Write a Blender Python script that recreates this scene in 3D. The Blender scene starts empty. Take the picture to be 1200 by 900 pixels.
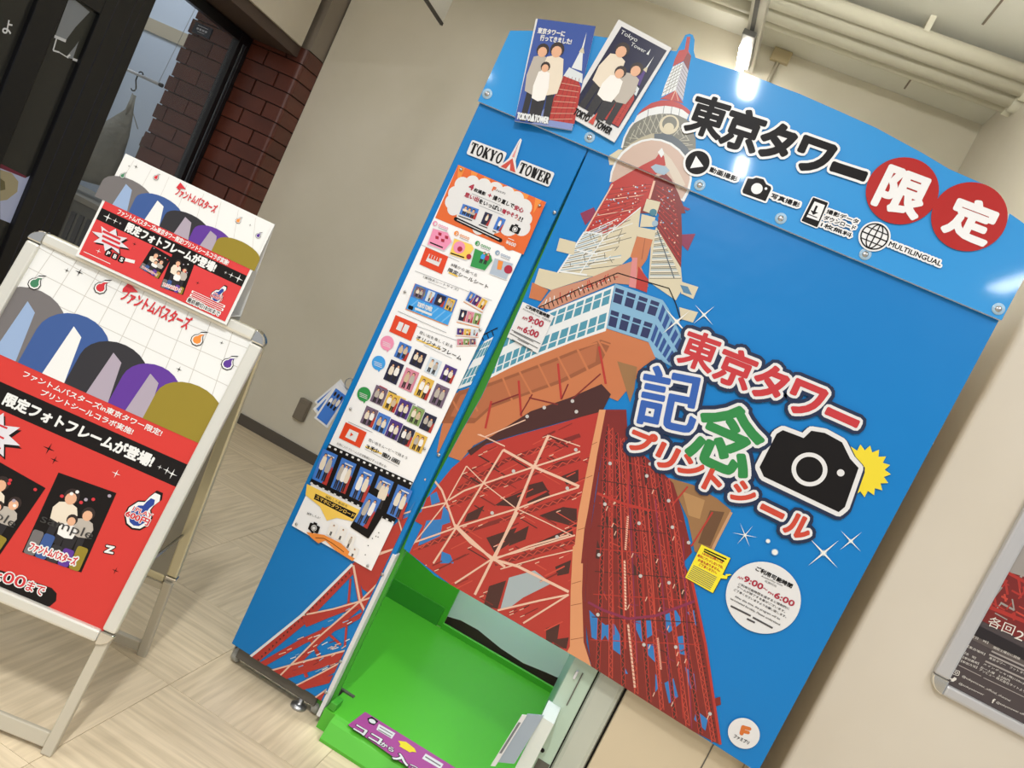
import bpy, bmesh, math, random
from mathutils import Vector
rnd = random.Random(7)
scn = bpy.context.scene
COL = scn.collection

# ------------------------------------------------------------------ camera
FPX, YAW, PITCH, ROLL = 895.6, -0.2050, -0.0843, 0.4464
CAM = Vector((0.8375, -2.0053, 1.2925))
_fw = Vector((math.sin(YAW)*math.cos(PITCH), math.cos(YAW)*math.cos(PITCH), math.sin(PITCH)))
_r0 = Vector((math.cos(YAW), -math.sin(YAW), 0)); _u0 = _r0.cross(_fw)
CR = _r0*math.cos(ROLL)+_u0*math.sin(ROLL); CU = -_r0*math.sin(ROLL)+_u0*math.cos(ROLL); CF = _fw
cd = bpy.data.cameras.new('camera'); cam = bpy.data.objects.new('camera', cd); COL.objects.link(cam)
cd.sensor_fit = 'HORIZONTAL'; cd.sensor_width = 36; cd.lens = FPX*36/1200; cd.clip_start = .02
from mathutils import Matrix
cam.matrix_world = Matrix(((CR.x, CU.x, -CF.x, CAM.x), (CR.y, CU.y, -CF.y, CAM.y), (CR.z, CU.z, -CF.z, CAM.z), (0, 0, 0, 1)))
scn.camera = cam
scn.view_settings.view_transform = 'Standard'; scn.view_settings.look = 'None'
scn.view_settings.gamma = 1; scn.view_settings.use_curve_mapping = False
scn.view_settings.exposure = 0.0

# ------------------------------------------------------------------ world and large lights
w = bpy.data.worlds.new('room_ambience'); scn.world = w; w.use_nodes = True
w.node_tree.nodes['Background'].inputs[0].default_value = (.98, .99, 1.0, 1)
w.node_tree.nodes['Background'].inputs[1].default_value = .52
def area(name, loc, rot, sx, sy, watt, col):
    l = bpy.data.lights.new(name, 'AREA'); l.shape = 'RECTANGLE'; l.size = sx; l.size_y = sy
    l.energy = watt; l.color = col
    o = bpy.data.objects.new(name, l); COL.objects.link(o); o.location = loc; o.rotation_euler = rot
    return o
# two slim lamps in front of the booth, then added unseen fill lamps (housings below)
LAMPS = [((.43, -2.05, 2.86), .06, .36, 50), ((.50, -3.45, 2.86), .06, .42, 20), ((2.4, -3.3, 2.86), .12, 1.2, 22), ((-1.6, -3.2, 2.86), .12, 1.2, 24), ((-1.5, -1.0, 2.86), .12, 1.2, 18), ((2.3, -1.3, 2.86), .12, 1.2, 20), ((-.95, 1.0, 2.86), .12, .9, 3.5)]
for (p, sx, sy, e) in LAMPS:
    area('ceiling_or_fill_light', p, (0, 0, 0), sx, sy, e, (.98, .985, 1.0))

# ------------------------------------------------------------------ helpers
def hx(h):
    c = [int(h[i:i+2], 16)/255 for i in (0, 2, 4)]
    return tuple(((v+.055)/1.055)**2.4 if v > .04045 else v/12.92 for v in c)+(1,)
MATS = {}
def M(name, h=None, rough=.45, metal=0., spec=.5, coat=0., trans=0., emit=None, es=0., alpha=1., bump=None):
    if name in MATS: return MATS[name]
    m = bpy.data.materials.new(name); m.use_nodes = True; MATS[name] = m
    b = m.node_tree.nodes['Principled BSDF']
    col = hx(h)
    if name.startswith(('tower_', 'print_')): col = tuple(v*.86 for v in col[:3])+(1,)
    b.inputs['Base Color'].default_value = col; b.inputs['Roughness'].default_value = rough
    b.inputs['Metallic'].default_value = metal; b.inputs['Specular IOR Level'].default_value = spec
    b.inputs['Coat Weight'].default_value = coat; b.inputs['Coat Roughness'].default_value = .06
    b.inputs['Transmission Weight'].default_value = trans; b.inputs['Alpha'].default_value = alpha
    if emit: b.inputs['Emission Color'].default_value = hx(emit); b.inputs['Emission Strength'].default_value = es
    if bump:                       # (scale, strength, distance)
        nt = m.node_tree; tc = nt.nodes.new('ShaderNodeTexCoord'); no = nt.nodes.new('ShaderNodeTexNoise'); bu = nt.nodes.new('ShaderNodeBump')
        no.inputs['Scale'].default_value = bump[0]; no.inputs['Detail'].default_value = 3
        bu.inputs['Strength'].default_value = bump[1]; bu.inputs['Distance'].default_value = bump[2]
        nt.links.new(tc.outputs['Object'], no.inputs['Vector']); nt.links.new(no.outputs['Fac'], bu.inputs['Height']); nt.links.new(bu.outputs['Normal'], b.inputs['Normal'])
    return m
def vary(m, h1, h2, scale, stretch=(1, 1, 1), detail=4, lo=.3, hi=.7):
    nt = m.node_tree; b = nt.nodes['Principled BSDF']
    tc = nt.nodes.new('ShaderNodeTexCoord'); mp = nt.nodes.new('ShaderNodeMapping'); no = nt.nodes.new('ShaderNodeTexNoise'); cr = nt.nodes.new('ShaderNodeValToRGB')
    oi = nt.nodes.new('ShaderNodeObjectInfo'); mu = nt.nodes.new('ShaderNodeVectorMath'); mu.operation = 'MULTIPLY_ADD'
    mp.inputs['Scale'].default_value = stretch; no.inputs['Scale'].default_value = scale; no.inputs['Detail'].default_value = detail
    cr.color_ramp.elements[0].color = hx(h1); cr.color_ramp.elements[0].position = lo
    cr.color_ramp.elements[1].color = hx(h2); cr.color_ramp.elements[1].position = hi
    L = nt.links.new
    mu.inputs[1].default_value = (37, 37, 37)
    L(oi.outputs['Random'], mu.inputs[0]); L(tc.outputs['Object'], mu.inputs[2])
    L(mu.outputs[0], mp.inputs[0]); L(mp.outputs[0], no.inputs['Vector']); L(no.outputs['Fac'], cr.inputs[0]); L(cr.outputs[0], b.inputs['Base Color'])
    return m

def link(name, me, parent=None):
    o = bpy.data.objects.new(name, me); COL.objects.link(o)
    if parent: o.parent = parent
    return o
def thing(name, label, cat, group=None, loc=(0, 0, 0)):
    o = link(name, None); o['label'] = label; o['category'] = cat; o.location = loc
    if group: o['group'] = group
    return o
def tag(o, label, cat, group=None):
    o['label'] = label; o['category'] = cat
    if group: o['group'] = group
    return o
def struct(o, label=None, cat=None):
    o['kind'] = 'structure'
    if label: o['label'] = label
    if cat: o['category'] = cat
    return o

class Mb:
    """collects shapes; build() makes one mesh object out of them"""
    def __init__(s): s.v = []; s.f = []; s.m = []; s.mats = []; s.sm = []
    def mi(s, m):
        if m not in s.mats: s.mats.append(m)
        return s.mats.index(m)
    def add(s, vs, fs, m, smooth=False):
        n = len(s.v); s.v += [tuple(v) for v in vs]; k = s.mi(m)
        for f in fs: s.f.append([i+n for i in f]); s.m.append(k); s.sm.append(smooth)
        return s
    def box(s, a, b, m):
        x0, y0, z0 = a; x1, y1, z1 = b
        return s.add([(x0,y0,z0),(x1,y0,z0),(x1,y1,z0),(x0,y1,z0),(x0,y0,z1),(x1,y0,z1),(x1,y1,z1),(x0,y1,z1)],
                     [(0,3,2,1),(4,5,6,7),(0,1,5,4),(1,2,6,5),(2,3,7,6),(3,0,4,7)], m)
    def obox(s, o, ax, ay, az, m):      # oriented box: corner o, edge vectors
        o, ax, ay, az = map(Vector, (o, ax, ay, az))
        vs = [o, o+ax, o+ax+ay, o+ay, o+az, o+ax+az, o+ax+ay+az, o+ay+az]
        return s.add(vs, [(0,3,2,1),(4,5,6,7),(0,1,5,4),(1,2,6,5),(2,3,7,6),(3,0,4,7)], m)
    def prism(s, pts, d, m, smooth=False):    # closed outline of 3-D points pushed along d
        n = len(pts); d = Vector(d); a = [Vector(p) for p in pts]
        s.add(a+[p+d for p in a], [list(range(n))[::-1], list(range(n, 2*n))], m)
        k = s.mi(m); b = len(s.v)-2*n
        for i in range(n):
            j = (i+1) % n; s.f.append([b+i, b+j, b+n+j, b+n+i]); s.m.append(k); s.sm.append(smooth)
        return s
    def tube(s, path, r, m, n=10, closed=False, cap=True):
        path = [Vector(p) for p in path]; rings = []; N = len(path)
        for i, p in enumerate(path):
            a = path[(i-1) % N] if (closed or i) else p; c = path[(i+1) % N] if (closed or i < N-1) else p
            t = (c-a).normalized(); ref = Vector((0, 0, 1)) if abs(t.z) < .9 else Vector((1, 0, 0))
            u = t.cross(ref).normalized(); v = t.cross(u)
            rr = r[i] if isinstance(r, (list, tuple)) else r
            rings.append([p+u*rr*math.cos(2*math.pi*k/n)+v*rr*math.sin(2*math.pi*k/n) for k in range(n)])
        fs = []
        for i in range(N if closed else N-1):
            a = i*n; b = ((i+1) % N)*n
            for k in range(n): fs.append((a+k, b+k, b+(k+1) % n, a+(k+1) % n))
        s.add([v for r_ in rings for v in r_], fs, m, True)
        if cap and not closed:
            s.add(rings[0], [list(range(n))], m); s.add(rings[-1], [list(range(n))[::-1]], m)
        return s
    def lathe(s, c, axis, prof, m, n=16):   # prof: (radius, height) pairs along axis from c
        c = Vector(c); ax = Vector(axis).normalized(); ref = Vector((0, 0, 1)) if abs(ax.z) < .9 else Vector((1, 0, 0))
        u = ax.cross(ref).normalized(); v = ax.cross(u); vs = []; fs = []
        for (r, h) in prof:
            vs += [c+ax*h+(u*math.cos(2*math.pi*k/n)+v*math.sin(2*math.pi*k/n))*r for k in range(n)]
        for i in range(len(prof)-1):
            for k in range(n): fs.append((i*n+k, i*n+(k+1) % n, (i+1)*n+(k+1) % n, (i+1)*n+k))
        return s.add(vs, fs, m, True)
    def mesh(s, name):
        me = bpy.data.meshes.new(name); me.from_pydata(s.v, [], s.f)
        for m in s.mats: me.materials.append(m)
        me.polygons.foreach_set('material_index', s.m); me.polygons.foreach_set('use_smooth', s.sm)
        me.update(); return me
    def build(s, name, parent=None, bevel=0, weld=True):
        me = s.mesh(name)
        if weld:
            bm = bmesh.new(); bm.from_mesh(me); bmesh.ops.remove_doubles(bm, verts=bm.verts, dist=1e-6); bmesh.ops.recalc_face_normals(bm, faces=bm.faces); bm.to_mesh(me); bm.free()
        o = link(name, me, parent)
        if bevel:
            md = o.modifiers.new('b', 'BEVEL'); md.width = bevel; md.segments = 2; md.limit_method = 'ANGLE'
        return o

# glyph outlines from the built-in font, cached
_fc = bpy.data.curves.new('lettering', 'FONT'); _fo = bpy.data.objects.new('lettering', _fc); COL.objects.link(_fo)
_fc.resolution_u = 3
GL = {}
def glyphs(body):
    if body in GL: return GL[body]
    _fc.body = body; dg = bpy.context.evaluated_depsgraph_get(); dg.update()
    me = bpy.data.meshes.new_from_object(_fo.evaluated_get(dg))
    vs = [(v.co.x, v.co.y) for v in me.vertices]; fs = [list(p.vertices) for p in me.polygons]
    x0 = min(v[0] for v in vs); x1 = max(v[0] for v in vs); y0 = min(v[1] for v in vs); y1 = max(v[1] for v in vs)
    cnt = {}
    for f in fs:
        for i in range(len(f)):
            e = (f[i], f[(i+1) % len(f)]); k = (min(e), max(e)); cnt[k] = cnt.get(k, 0)+1
    ed = [k for k, c in cnt.items() if c == 1]
    nv = [((x-x0)/(x1-x0), (y-y0)/(y1-y0)) for x, y in vs]
    GL[body] = (nv, fs, ed); bpy.data.meshes.remove(me)
    return GL[body]

def Z(x0, y0, s):        # coordinates read in an enlarged detail -> photograph measurements
    return lambda *pts: [(x0+p[0]/s, y0+p[1]/s) for p in pts] if len(pts) > 1 else (x0+pts[0][0]/s, y0+pts[0][1]/s)
ID = lambda *p: list(p) if len(p) > 1 else p[0]

class Sheet:
    """flat print lying on a real plane; everything is kept in the plane's own metres"""
    LY = .0004; mod = 199
    def __init__(s, o, ex, ey, off=.0006, clips=()):
        s.o = Vector(o); s.ex = Vector(ex).normalized(); s.ey = Vector(ey).normalized(); s.n = s.ex.cross(s.ey); s.off = off; s.clips = clips
        s.mb = Mb(); s.k = 0
    def loc(s, p):
        d = CF+CR*((p[0]-600)/FPX)-CU*((p[1]-450)/FPX); t = (s.o+s.n*s.off-CAM).dot(s.n)/d.dot(s.n); q = CAM+d*t-s.o
        return (q.dot(s.ex), q.dot(s.ey))
    def w(s, q, h=0): return s.o+s.ex*q[0]+s.ey*q[1]+s.n*(s.off+h)
    def L(s, pts, mat, ly=1):             # polygon in metres
        for (a, b, c) in s.clips:
            out = []
            for i in range(len(pts)):
                p, q = pts[i-1], pts[i]; dp = a*p[0]+b*p[1]-c; dq = a*q[0]+b*q[1]-c
                if (dp >= 0) != (dq >= 0): t = dp/(dp-dq); out.append((p[0]+(q[0]-p[0])*t, p[1]+(q[1]-p[1])*t))
                if dq >= 0: out.append(q)
            pts = out
            if len(pts) < 3: return
        A = sum(pts[i-1][0]*pts[i][1]-pts[i][0]*pts[i-1][1] for i in range(len(pts)))
        if abs(A) < 1e-10: return
        if A < 0: pts = pts[::-1]
        s.k += 1; hh = (ly+(s.k % s.mod)/(s.mod*1.72))*s.LY      # pieces of one layer never share a plane
        s.mb.add([s.w(p, hh) for p in pts], [list(range(len(pts)))], mat)
    def P(s, pts, mat, ly=1): s.L([s.loc(p) for p in pts], mat, ly)
    def lineL(s, pts, wd, mat, ly=1, closed=False, caps=False):
        n = len(pts)
        for i in range(n if closed else n-1):
            a, b = pts[i], pts[(i+1) % n]; dx, dy = b[0]-a[0], b[1]-a[1]; l = math.hypot(dx, dy) or 1e-9
            nx, ny = -dy/l*wd/2, dx/l*wd/2
            s.L([(a[0]+nx, a[1]+ny), (b[0]+nx, b[1]+ny), (b[0]-nx, b[1]-ny), (a[0]-nx, a[1]-ny)], mat, ly)
        if caps:
            for p in pts: s.circL(p, wd/2, mat, ly, 8)
    def line(s, pts, wpx, mat, ly=1, closed=False, caps=False):
        a, b = s.loc(pts[0]), s.loc((pts[0][0]+1, pts[0][1])); k = math.hypot(b[0]-a[0], b[1]-a[1])
        s.lineL([s.loc(p) for p in pts], wpx*k, mat, ly, closed, caps)
    def circL(s, c, r, mat, ly=1, n=28, ry=None):
        ry = ry or r
        s.L([(c[0]+r*math.cos(2*math.pi*i/n), c[1]+ry*math.sin(2*math.pi*i/n)) for i in range(n)], mat, ly)
    def scale(s, p):
        a, b, c = s.loc(p), s.loc((p[0]+1, p[1])), s.loc((p[0], p[1]+1))
        return (math.hypot(b[0]-a[0], b[1]-a[1])+math.hypot(c[0]-a[0], c[1]-a[1]))/2
    def circ(s, c, rpx, mat, ly=1, n=28): s.circL(s.loc(c), rpx*s.scale(c), mat, ly, n)
    def ring(s, c, r0, r1, mat, ly=1, n=32):
        q = s.loc(c); k = s.scale(c)
        for i in range(n):
            a, b = 2*math.pi*i/n, 2*math.pi*(i+1)/n
            s.L([(q[0]+r*k*math.cos(t), q[1]+r*k*math.sin(t)) for r, t in ((r0, a), (r1, a), (r1, b), (r0, b))], mat, ly)
    def frame(s, bl, br, h): return Fr(s, s.loc(bl), s.loc(br), None, h, math.hypot(br[0]-bl[0], br[1]-bl[1]))
    def T(s, body, bl, br, h, mat, ly=3, bold=.0, out=()): s.frame(bl, br, h).text(body, mat, ly, bold, out)
    def star(s, c, r, mat, ly=2, rot=0., k=.16, n=4):      # sparkle
        q = s.loc(c); r *= s.scale(c)
        s.L([(q[0]+math.cos(rot+math.pi*i/n)*(r if i % 2 == 0 else r*k), q[1]+math.sin(rot+math.pi*i/n)*(r if i % 2 == 0 else r*k)) for i in range(2*n)], mat, ly)
    def build(s, name, parent): return s.mb.build(name, parent, weld=False)

class Fr:
    """a small rectangle on a sheet with its own 0..1 coordinates"""
    def __init__(s, sh, a, b, up, hpx=None, wpx=None, hm=None):
        s.s = sh; s.a = a; dx, dy = b[0]-a[0], b[1]-a[1]; s.W = math.hypot(dx, dy); s.e = (dx, dy)
        s.H = hm if hm else s.W*hpx/wpx; s.u = (-dy/s.W*s.H, dx/s.W*s.H)
    def q(s, u, v): return (s.a[0]+s.e[0]*u+s.u[0]*v, s.a[1]+s.e[1]*u+s.u[1]*v)
    def poly(s, pts, mat, ly=2): s.s.L([s.q(*p) for p in pts], mat, ly)
    def rect(s, u0, v0, u1, v1, mat, ly=2): s.poly([(u0, v0), (u1, v0), (u1, v1), (u0, v1)], mat, ly)
    def ell(s, u, v, ru, rv, mat, ly=2, n=14): s.poly([(u+ru*math.cos(2*math.pi*i/n), v+rv*math.sin(2*math.pi*i/n)) for i in range(n)], mat, ly)
    def line(s, pts, w, mat, ly=2): s.s.lineL([s.q(*p) for p in pts], w*s.H, mat, ly)
    def sub(s, u0, v0, u1, v1): return Fr(s.s, s.q(u0, v0), s.q(u1, v0), None, hm=s.H*(v1-v0))
    def rrect(s, u0, v0, u1, v1, r, mat, ly=2):     # r in units of H
        ru = r*s.H/s.W; pts = []
        for (cx, cy, a0) in ((u1-ru, v1-r, 0), (u0+ru, v1-r, 90), (u0+ru, v0+r, 180), (u1-ru, v0+r, 270)):
            for k in range(6): a = math.radians(a0+18*k); pts.append((cx+ru*math.cos(a), cy+r*math.sin(a)))
        s.poly(pts, mat, ly)
    def text(s, body, mat, ly=3, bold=0., out=()):
        nv, fs, ed = glyphs(body); q = [s.q(*p) for p in nv]
        for f in fs: s.s.L([q[i] for i in f], mat, ly)
        def stroke(wd, m, l):
            for a, b in ed:
                s.s.lineL([q[a], q[b]], 2*wd, m, l)
            if wd > .0012:
                done = set()
                for e in ed:
                    for i in e:
                        if i not in done: done.add(i); s.s.circL(q[i], wd, m, l, 8)
        if bold: stroke(bold*s.H, mat, ly)
        for k, (wd, m) in enumerate(out):
            l = ly-.8*(k+1)
            for f in fs: s.s.L([q[i] for i in f], m, l)
            stroke(wd*s.H, m, l)
# ================================================================== the setting
m_wall = vary(M('wall_paint', 'cfc4aa', .55, bump=(26, .06, .01)), 'd9d2be', 'e2dbc9', 2.2)
m_gloss = vary(M('column_paint', 'd8cdb6', .38, bump=(9, .05, .01)), 'd0c8b9', 'd8d1c4', 1.6)
m_ceil = vary(M('ceiling_paint', 'cfcab4', .6, bump=(14, .1, .01)), 'e4e3d8', 'ebeae0', 3)
m_pipe = M('pipe_paint', 'dedac8', .4)
m_base = M('skirting_vinyl', '5a534a', .5)
m_black = M('black_frame', '101013', .3)
m_film = M('dark_window_film', '2b2b28', .2)
m_brickjoint = M('brick_mortar', '3a251e', .9)
m_brick = vary(M('glazed_brick', '6a3426', .38, bump=(40, .15, .004)), '4c2418', '663222', 3.2)
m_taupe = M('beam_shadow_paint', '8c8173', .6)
def tilemat(name, h1, h2):
    m = M(name, h1, .42, bump=(60, .1, .002)); vary(m, h1, h2, 9, (.45, 7, 1), 9, .34, .66); return m
m_tile = tilemat('streaked_stone_tile', 'd2c1a2', 'ead9ba')

fl = Mb().box((-6, -5, -.06), (4.5, 4, -.004), m_tile).build('floor'); struct(fl, 'beige streaked stone-look tile floor of the hall', 'floor')
ts = .45
tm = Mb().box((-ts/2+.0006, -ts/2+.0006, -.004), (ts/2-.0006, ts/2-.0006, 0), m_tile).mesh('tile')
for i in range(-6, 4):
    for j in range(-2, 6):
        cx = -.03+ts*(i+.5); cy = -.196+ts*(j+.5)
        if cx < -2.2 and cy > 1.2: continue
        o = link('tile', tm, fl); o.location = (cx, cy, 0); o.rotation_euler[2] = math.pi/2*((i+j+1) % 2)+math.pi*rnd.randint(0, 1)

wb = Mb().box((-1.85, 2.08, 0), (1.7, 2.25, 3.085), m_wall).build('wall_back'); struct(wb, 'plain beige back wall behind the blue photo booth', 'wall')
bb = Mb().box((-1.845, 2.066, 0), (1.53, 2.08, .062), m_base).build('baseboard_back'); struct(bb, 'dark grey skirting along the foot of the beige wall', 'baseboard')
# right-hand column wall with a softly rounded corner
pts = [(4.2, .245, 0)]
for k in range(6): a = math.radians(-90-18*k); pts.append((1.548+.018*math.cos(a), .263+.018*math.sin(a), 0))
pts += [(1.53, 2.25, 0), (4.2, 2.25, 0)]
wr = Mb().prism(pts[::-1], (0, 0, 3.085), m_gloss, False).build('wall_right'); struct(wr, 'glossy cream column wall carrying the framed dark poster', 'wall')
ce = Mb().box((-6, -5, 3.085), (4.5, 4, 3.2), m_ceil).build('ceiling'); struct(ce, 'pale painted ceiling above the pipes', 'ceiling')
for (x, y0, y1) in ((1.12, 1.75, 2.0), (1.22, 1.02, 1.27), (1.42, 1.0, 1.2)):
    Mb().box((x, y0, 3.081), (x+.008, y1, 3.0855), m_taupe).build('joint', ce)
# dropped beam running towards the camera over the shop partition
bm_ = Mb().box((-2.35, -3, 2.12), (-1.88, 1.87, 3.085), vary(M('beam_paint', 'a59a86', .55), 'c4baa6', 'cdc3b0', 2)).build('ceiling_beam'); struct(bm_, 'beige dropped beam running over the brick pillar', 'beam')
Mb().box((-2.45, -3, 2.06), (-1.90, 1.90, 2.12), M('soffit_shade_brown', '4a3a30', .6)).build('soffit', bm_)  # dark brown colour carries the shade under the beam
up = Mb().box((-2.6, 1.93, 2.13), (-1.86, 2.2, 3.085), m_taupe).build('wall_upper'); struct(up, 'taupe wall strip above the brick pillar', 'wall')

# brick pillar: mortar core, every brick its own piece
pil = Mb().box((-2.600, 1.912, 0), (-1.862, 2.2, 2.125), m_brickjoint).build('brick_pillar')
struct(pil, 'dark red glazed brick pillar with rounded edge beside the beige wall', 'pillar')
RH = .0885; bl_ = .232
def brick_mesh(lx, sub=True):
    b = Mb(); e = .004
    b.box((0, 0, 0), (lx-.006, .03, RH-.007), m_brick); return b.mesh('brick')
bmesh_full = {}
def put_brick(x0, x1, z):
    k = round(x1-x0, 3)
    if k not in bmesh_full: bmesh_full[k] = brick_mesh(k)
    o = link('brick', bmesh_full[k], pil); o.location = (x0, 1.900, z)
def corner_mesh(lx):
    pts = [(-lx, .0, 0)]
    for k in range(5): a = math.radians(-90+22.5*k); pts.append((-.028+.028*math.cos(a), .028+.028*math.sin(a), 0))
    pts += [(0, .178, 0), (-.035, .178, 0), (-.035, .03, 0), (-lx, .03, 0)]
    return Mb().prism(pts, (0, 0, RH-.007), m_brick).mesh('brick')
cms = [corner_mesh(.225), corner_mesh(.11)]
for r in range(24):
    z = .004+RH*r; o = link('brick', cms[r % 2], pil); o.location = (-1.85, 1.9, z)
    x = -1.85-(.225 if r % 2 == 0 else .11)-.006
    while x > -2.60:
        x0 = max(x-bl_, -2.612-(.0 if r % 2 else .012)); put_brick(x0, x, z); x = x0
        if x0 <= -2.6: break

# shop partition: black framed glass running towards the camera
XP = -2.2
door = link('door_1', None); struct(door, 'black framed glass shop partition with dark film and clear pane', 'partition')
def pbox(y0, y1, z0, z1, name='frame', m=m_black, d=.05, x=XP): return Mb().box((x-d, y0, z0), (x, y1, z1), m).build(name, door, .003)
pbox(1.80, 1.899, 0, 2.055, 'jamb'); pbox(-1.6, 1.80, 2.0, 2.055, 'top_rail'); pbox(.91, 1.165, 0, 2.0, 'stile')
pbox(.615, .737, 0, 2.0, 'stile'); pbox(-.35, -.25, 0, 2.0, 'stile')
pbox(1.165, 1.80, 0, .09, 'bottom_rail'); pbox(.737, .91, 1.70, 2.0, 'transom'); pbox(.737, .91, 0, .35, 'kick_panel'); pbox(-.25, .615, 0, .2, 'bottom_rail')
for y in (.97, 1.06, 1.10): pbox(y, y+.006, .0, 2.0, 'groove', M('frame_groove', '2c2c32', .25), .012, XP+.002)
pbox(1.835, 1.85, .0, 2.0, 'groove', M('painted_shine', '5a6066', .2, metal=.6), .012, XP+.003); pbox(1.86, 1.868, 0, 2.0, 'groove', MATS['frame_groove'], .012, XP+.003)  # grey shine strip is a reflection painted onto the black jamb
gl = M('clear_glass', 'c4ccd2', .02, alpha=.05, spec=.5)
Mb().box((XP-.03, 1.165, .09), (XP-.024, 1.80, 2.0), gl).build('pane', door)
Mb().box((XP-.03, .737, .35), (XP-.022, .91, 1.70), m_film).build('pane', door)
Mb().box((XP-.03, -.25, .2), (XP-.022, .615, 2.0), m_film).build('pane', door)
s = Sheet((XP-.022, 0, 0), (0, 1, 0), (0, 0, 1), .001)
g1, g2, gw = M('film_grey', '8d9298', .4), M('film_dark', '34352f', .4), M('film_white', 'e4e6e8', .5)
d5 = Z(0, 0, 5)
s.P(d5((400, 0), (440, 0), (560, 80), (580, 95), (530, 190), (460, 360), (310, 300), (330, 215)), g2, 1)
s.P(d5((400, 0), (440, 0), (525, 70), (440, 160), (385, 235), (320, 215)), g1, 2)
s.line(d5((318, 212), (385, 240)), 3, gw, 3); s.line(d5((330, 225), (310, 295), (345, 305)), 1.6, gw, 3); s.line(d5((345, 305), (400, 340)), 1, gw, 3)
s.P(d5((460, 240), (425, 345), (385, 335), (440, 270)), g1, 3); s.line(d5((390, 335), (410, 320)), 2, gw, 4); s.line(d5((425, 345), (452, 355)), 2.4, gw, 4)
s.line(d5((540, 175), (525, 215)), 1.2, gw, 3)
s.T('よ', (2, 38), (12, 41), 15, gw, 3, .02)
z7 = Z(0, 150, 7.5)
s.P(z7((0, 310), (232, 425), (222, 440), (0, 352)), M('film_maroon', '74283c', .5), 2)
s.P(z7((0, 352), (222, 440), (262, 420), (90, 835), (0, 800)), M('film_paleblue', 'b4bddd', .4), 1)
s.P(z7((0, 365), (100, 395), (160, 470), (150, 560), (60, 630), (0, 640)), M('film_beige', 'a99f80', .5), 3)
s.P(z7((0, 440), (40, 470), (45, 540), (0, 550)), M('film_olive', '6f6a48', .5), 4)
s.build('window_graphic', door)

# shop interior behind the clear pane
m_shop = vary(M('shop_wall_paint', 'c2cfe0', .6), 'bccadd', 'c9d5e4', 1.2)
sw = Mb().box((-6, 3.2, 0), (-2.3, 3.3, 3.085), m_shop).build('wall_shop'); struct(sw, 'pale blue lit back wall inside the shop', 'wall')
Mb().box((-5.5, 3.185, 2.05), (-2.5, 3.2, 2.15), M('shop_rail_beige', 'b5ac98', .6)).build('rail', sw)
Mb().box((-6, -2, 0), (-5.9, 3.3, 3.085), m_shop).build('return', sw)
il = area('shop_light', (-3.9, 2.3, 3.0), (0, 0, 0), 1.0, .9, 16, (.86, .93, 1.0))
rod = thing('display_rail', 'clear acrylic display rod with black end cap hanging in the shop', 'rail')
Mb().tube([(-4.3, 2.6, 1.662), (-3.285, 2.6, 1.662)], .011, M('acrylic', 'dfe3e8', .1, alpha=.75), 10).build('rod', rod)
Mb().tube([(-3.286, 2.6, 1.662), (-3.262, 2.6, 1.662)], .014, m_black, 10).build('end_cap', rod)
for x in (-3.30, -4.2): Mb().tube([(x, 2.6, 1.67), (x+.1, 2.6, 3.08)], .0015, M('wire', 'a8adb2', .3, metal=.6), 6).build('wire', rod)
hk = [(-3.46+.020*math.cos(a), 2.6, 1.668+.020*math.sin(a)) for a in [math.pi*(k/6) for k in range(-1, 7)]] + [(-3.478, 2.6, 1.62), (-3.455, 2.6, 1.58)]+[(-3.47+.02*math.cos(a), 2.6, 1.565+.02*math.sin(a)) for a in [-math.pi*(k/6) for k in range(0, 6)]]
bag = thing('cloth_bag', 'grey cloth bag hanging from a hook behind the shop glass', 'bag')
Mb().tube(hk, .005, m_black, 8).build('hook', rod)
m_cloth = vary(M('grey_cloth', '8d8c84', .9, bump=(18, .5, .02)), '7f7e76', '99988f', 4)
b = Mb(); rings = []
for (z, rx, cx) in ((1.50, .018, -3.445), (1.42, .03, -3.435), (1.34, .075, -3.455), (1.22, .14, -3.49), (1.08, .19, -3.525), (.95, .215, -3.54), (.87, .205, -3.54), (.83, .12, -3.53)):
    rings.append([(cx+rx*math.cos(2*math.pi*k/20)*(1+.06*math.sin(5*k)), 2.6+.45*rx*math.sin(2*math.pi*k/20), z+.02*math.cos(2*math.pi*k/20)) for k in range(20)])
fs = [(i*20+k, i*20+(k+1) % 20, (i+1)*20+(k+1) % 20, (i+1)*20+k) for i in range(7) for k in range(20)]
b.add([v for r in rings for v in r], fs+[list(range(20)), list(range(140, 160))[::-1]], m_cloth, True); b.build('body', bag)
Mb().tube([(-3.445, 2.6, 1.49), (-3.462, 2.6, 1.528)], .004, m_cloth, 6).build('strap', bag); Mb().tube([(-3.445, 2.6, 1.52), (-3.42, 2.59, 1.36)], .016, m_cloth, 8).build('strap', bag)
Mb().tube([(-3.44, 2.6, 1.45), (-3.31, 2.6, 1.32)], .003, m_cloth, 6).build('strap', bag)
bx = thing('cardboard_box', 'brown carton standing beside the hanging grey bag in the shop', 'box')
Mb().box((-3.28, 2.64, .742), (-3.0, 2.9, 1.28), M('brown_carton', '5a4738', .7)).build('body', bx, .006); Mb().box((-3.285, 2.635, 1.22), (-2.995, 2.905, 1.29), MATS['brown_carton']).build('lid', bx, .004)
ct = thing('shop_counter', 'dim grey counter with basket below the hanging bag', 'counter')
Mb().box((-4.4, 2.45, 0), (-2.7, 3.0, .70), M('counter_grey', '6e6c66', .7)).build('body', ct, .01)
Mb().box((-4.45, 2.4, .70), (-2.65, 3.05, .74), M('counter_top', '98948a', .6)).build('top', ct, .005)
for k in range(9): Mb().box((-3.75+.07*k, 2.44, .42), (-3.71+.07*k, 2.45, .62), M('basket_dark', '45454a', .6)).build('slat', ct)
pl = thing('name_plate', 'small dark blue notice plate on the brick behind the shop glass', 'sign')
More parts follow.
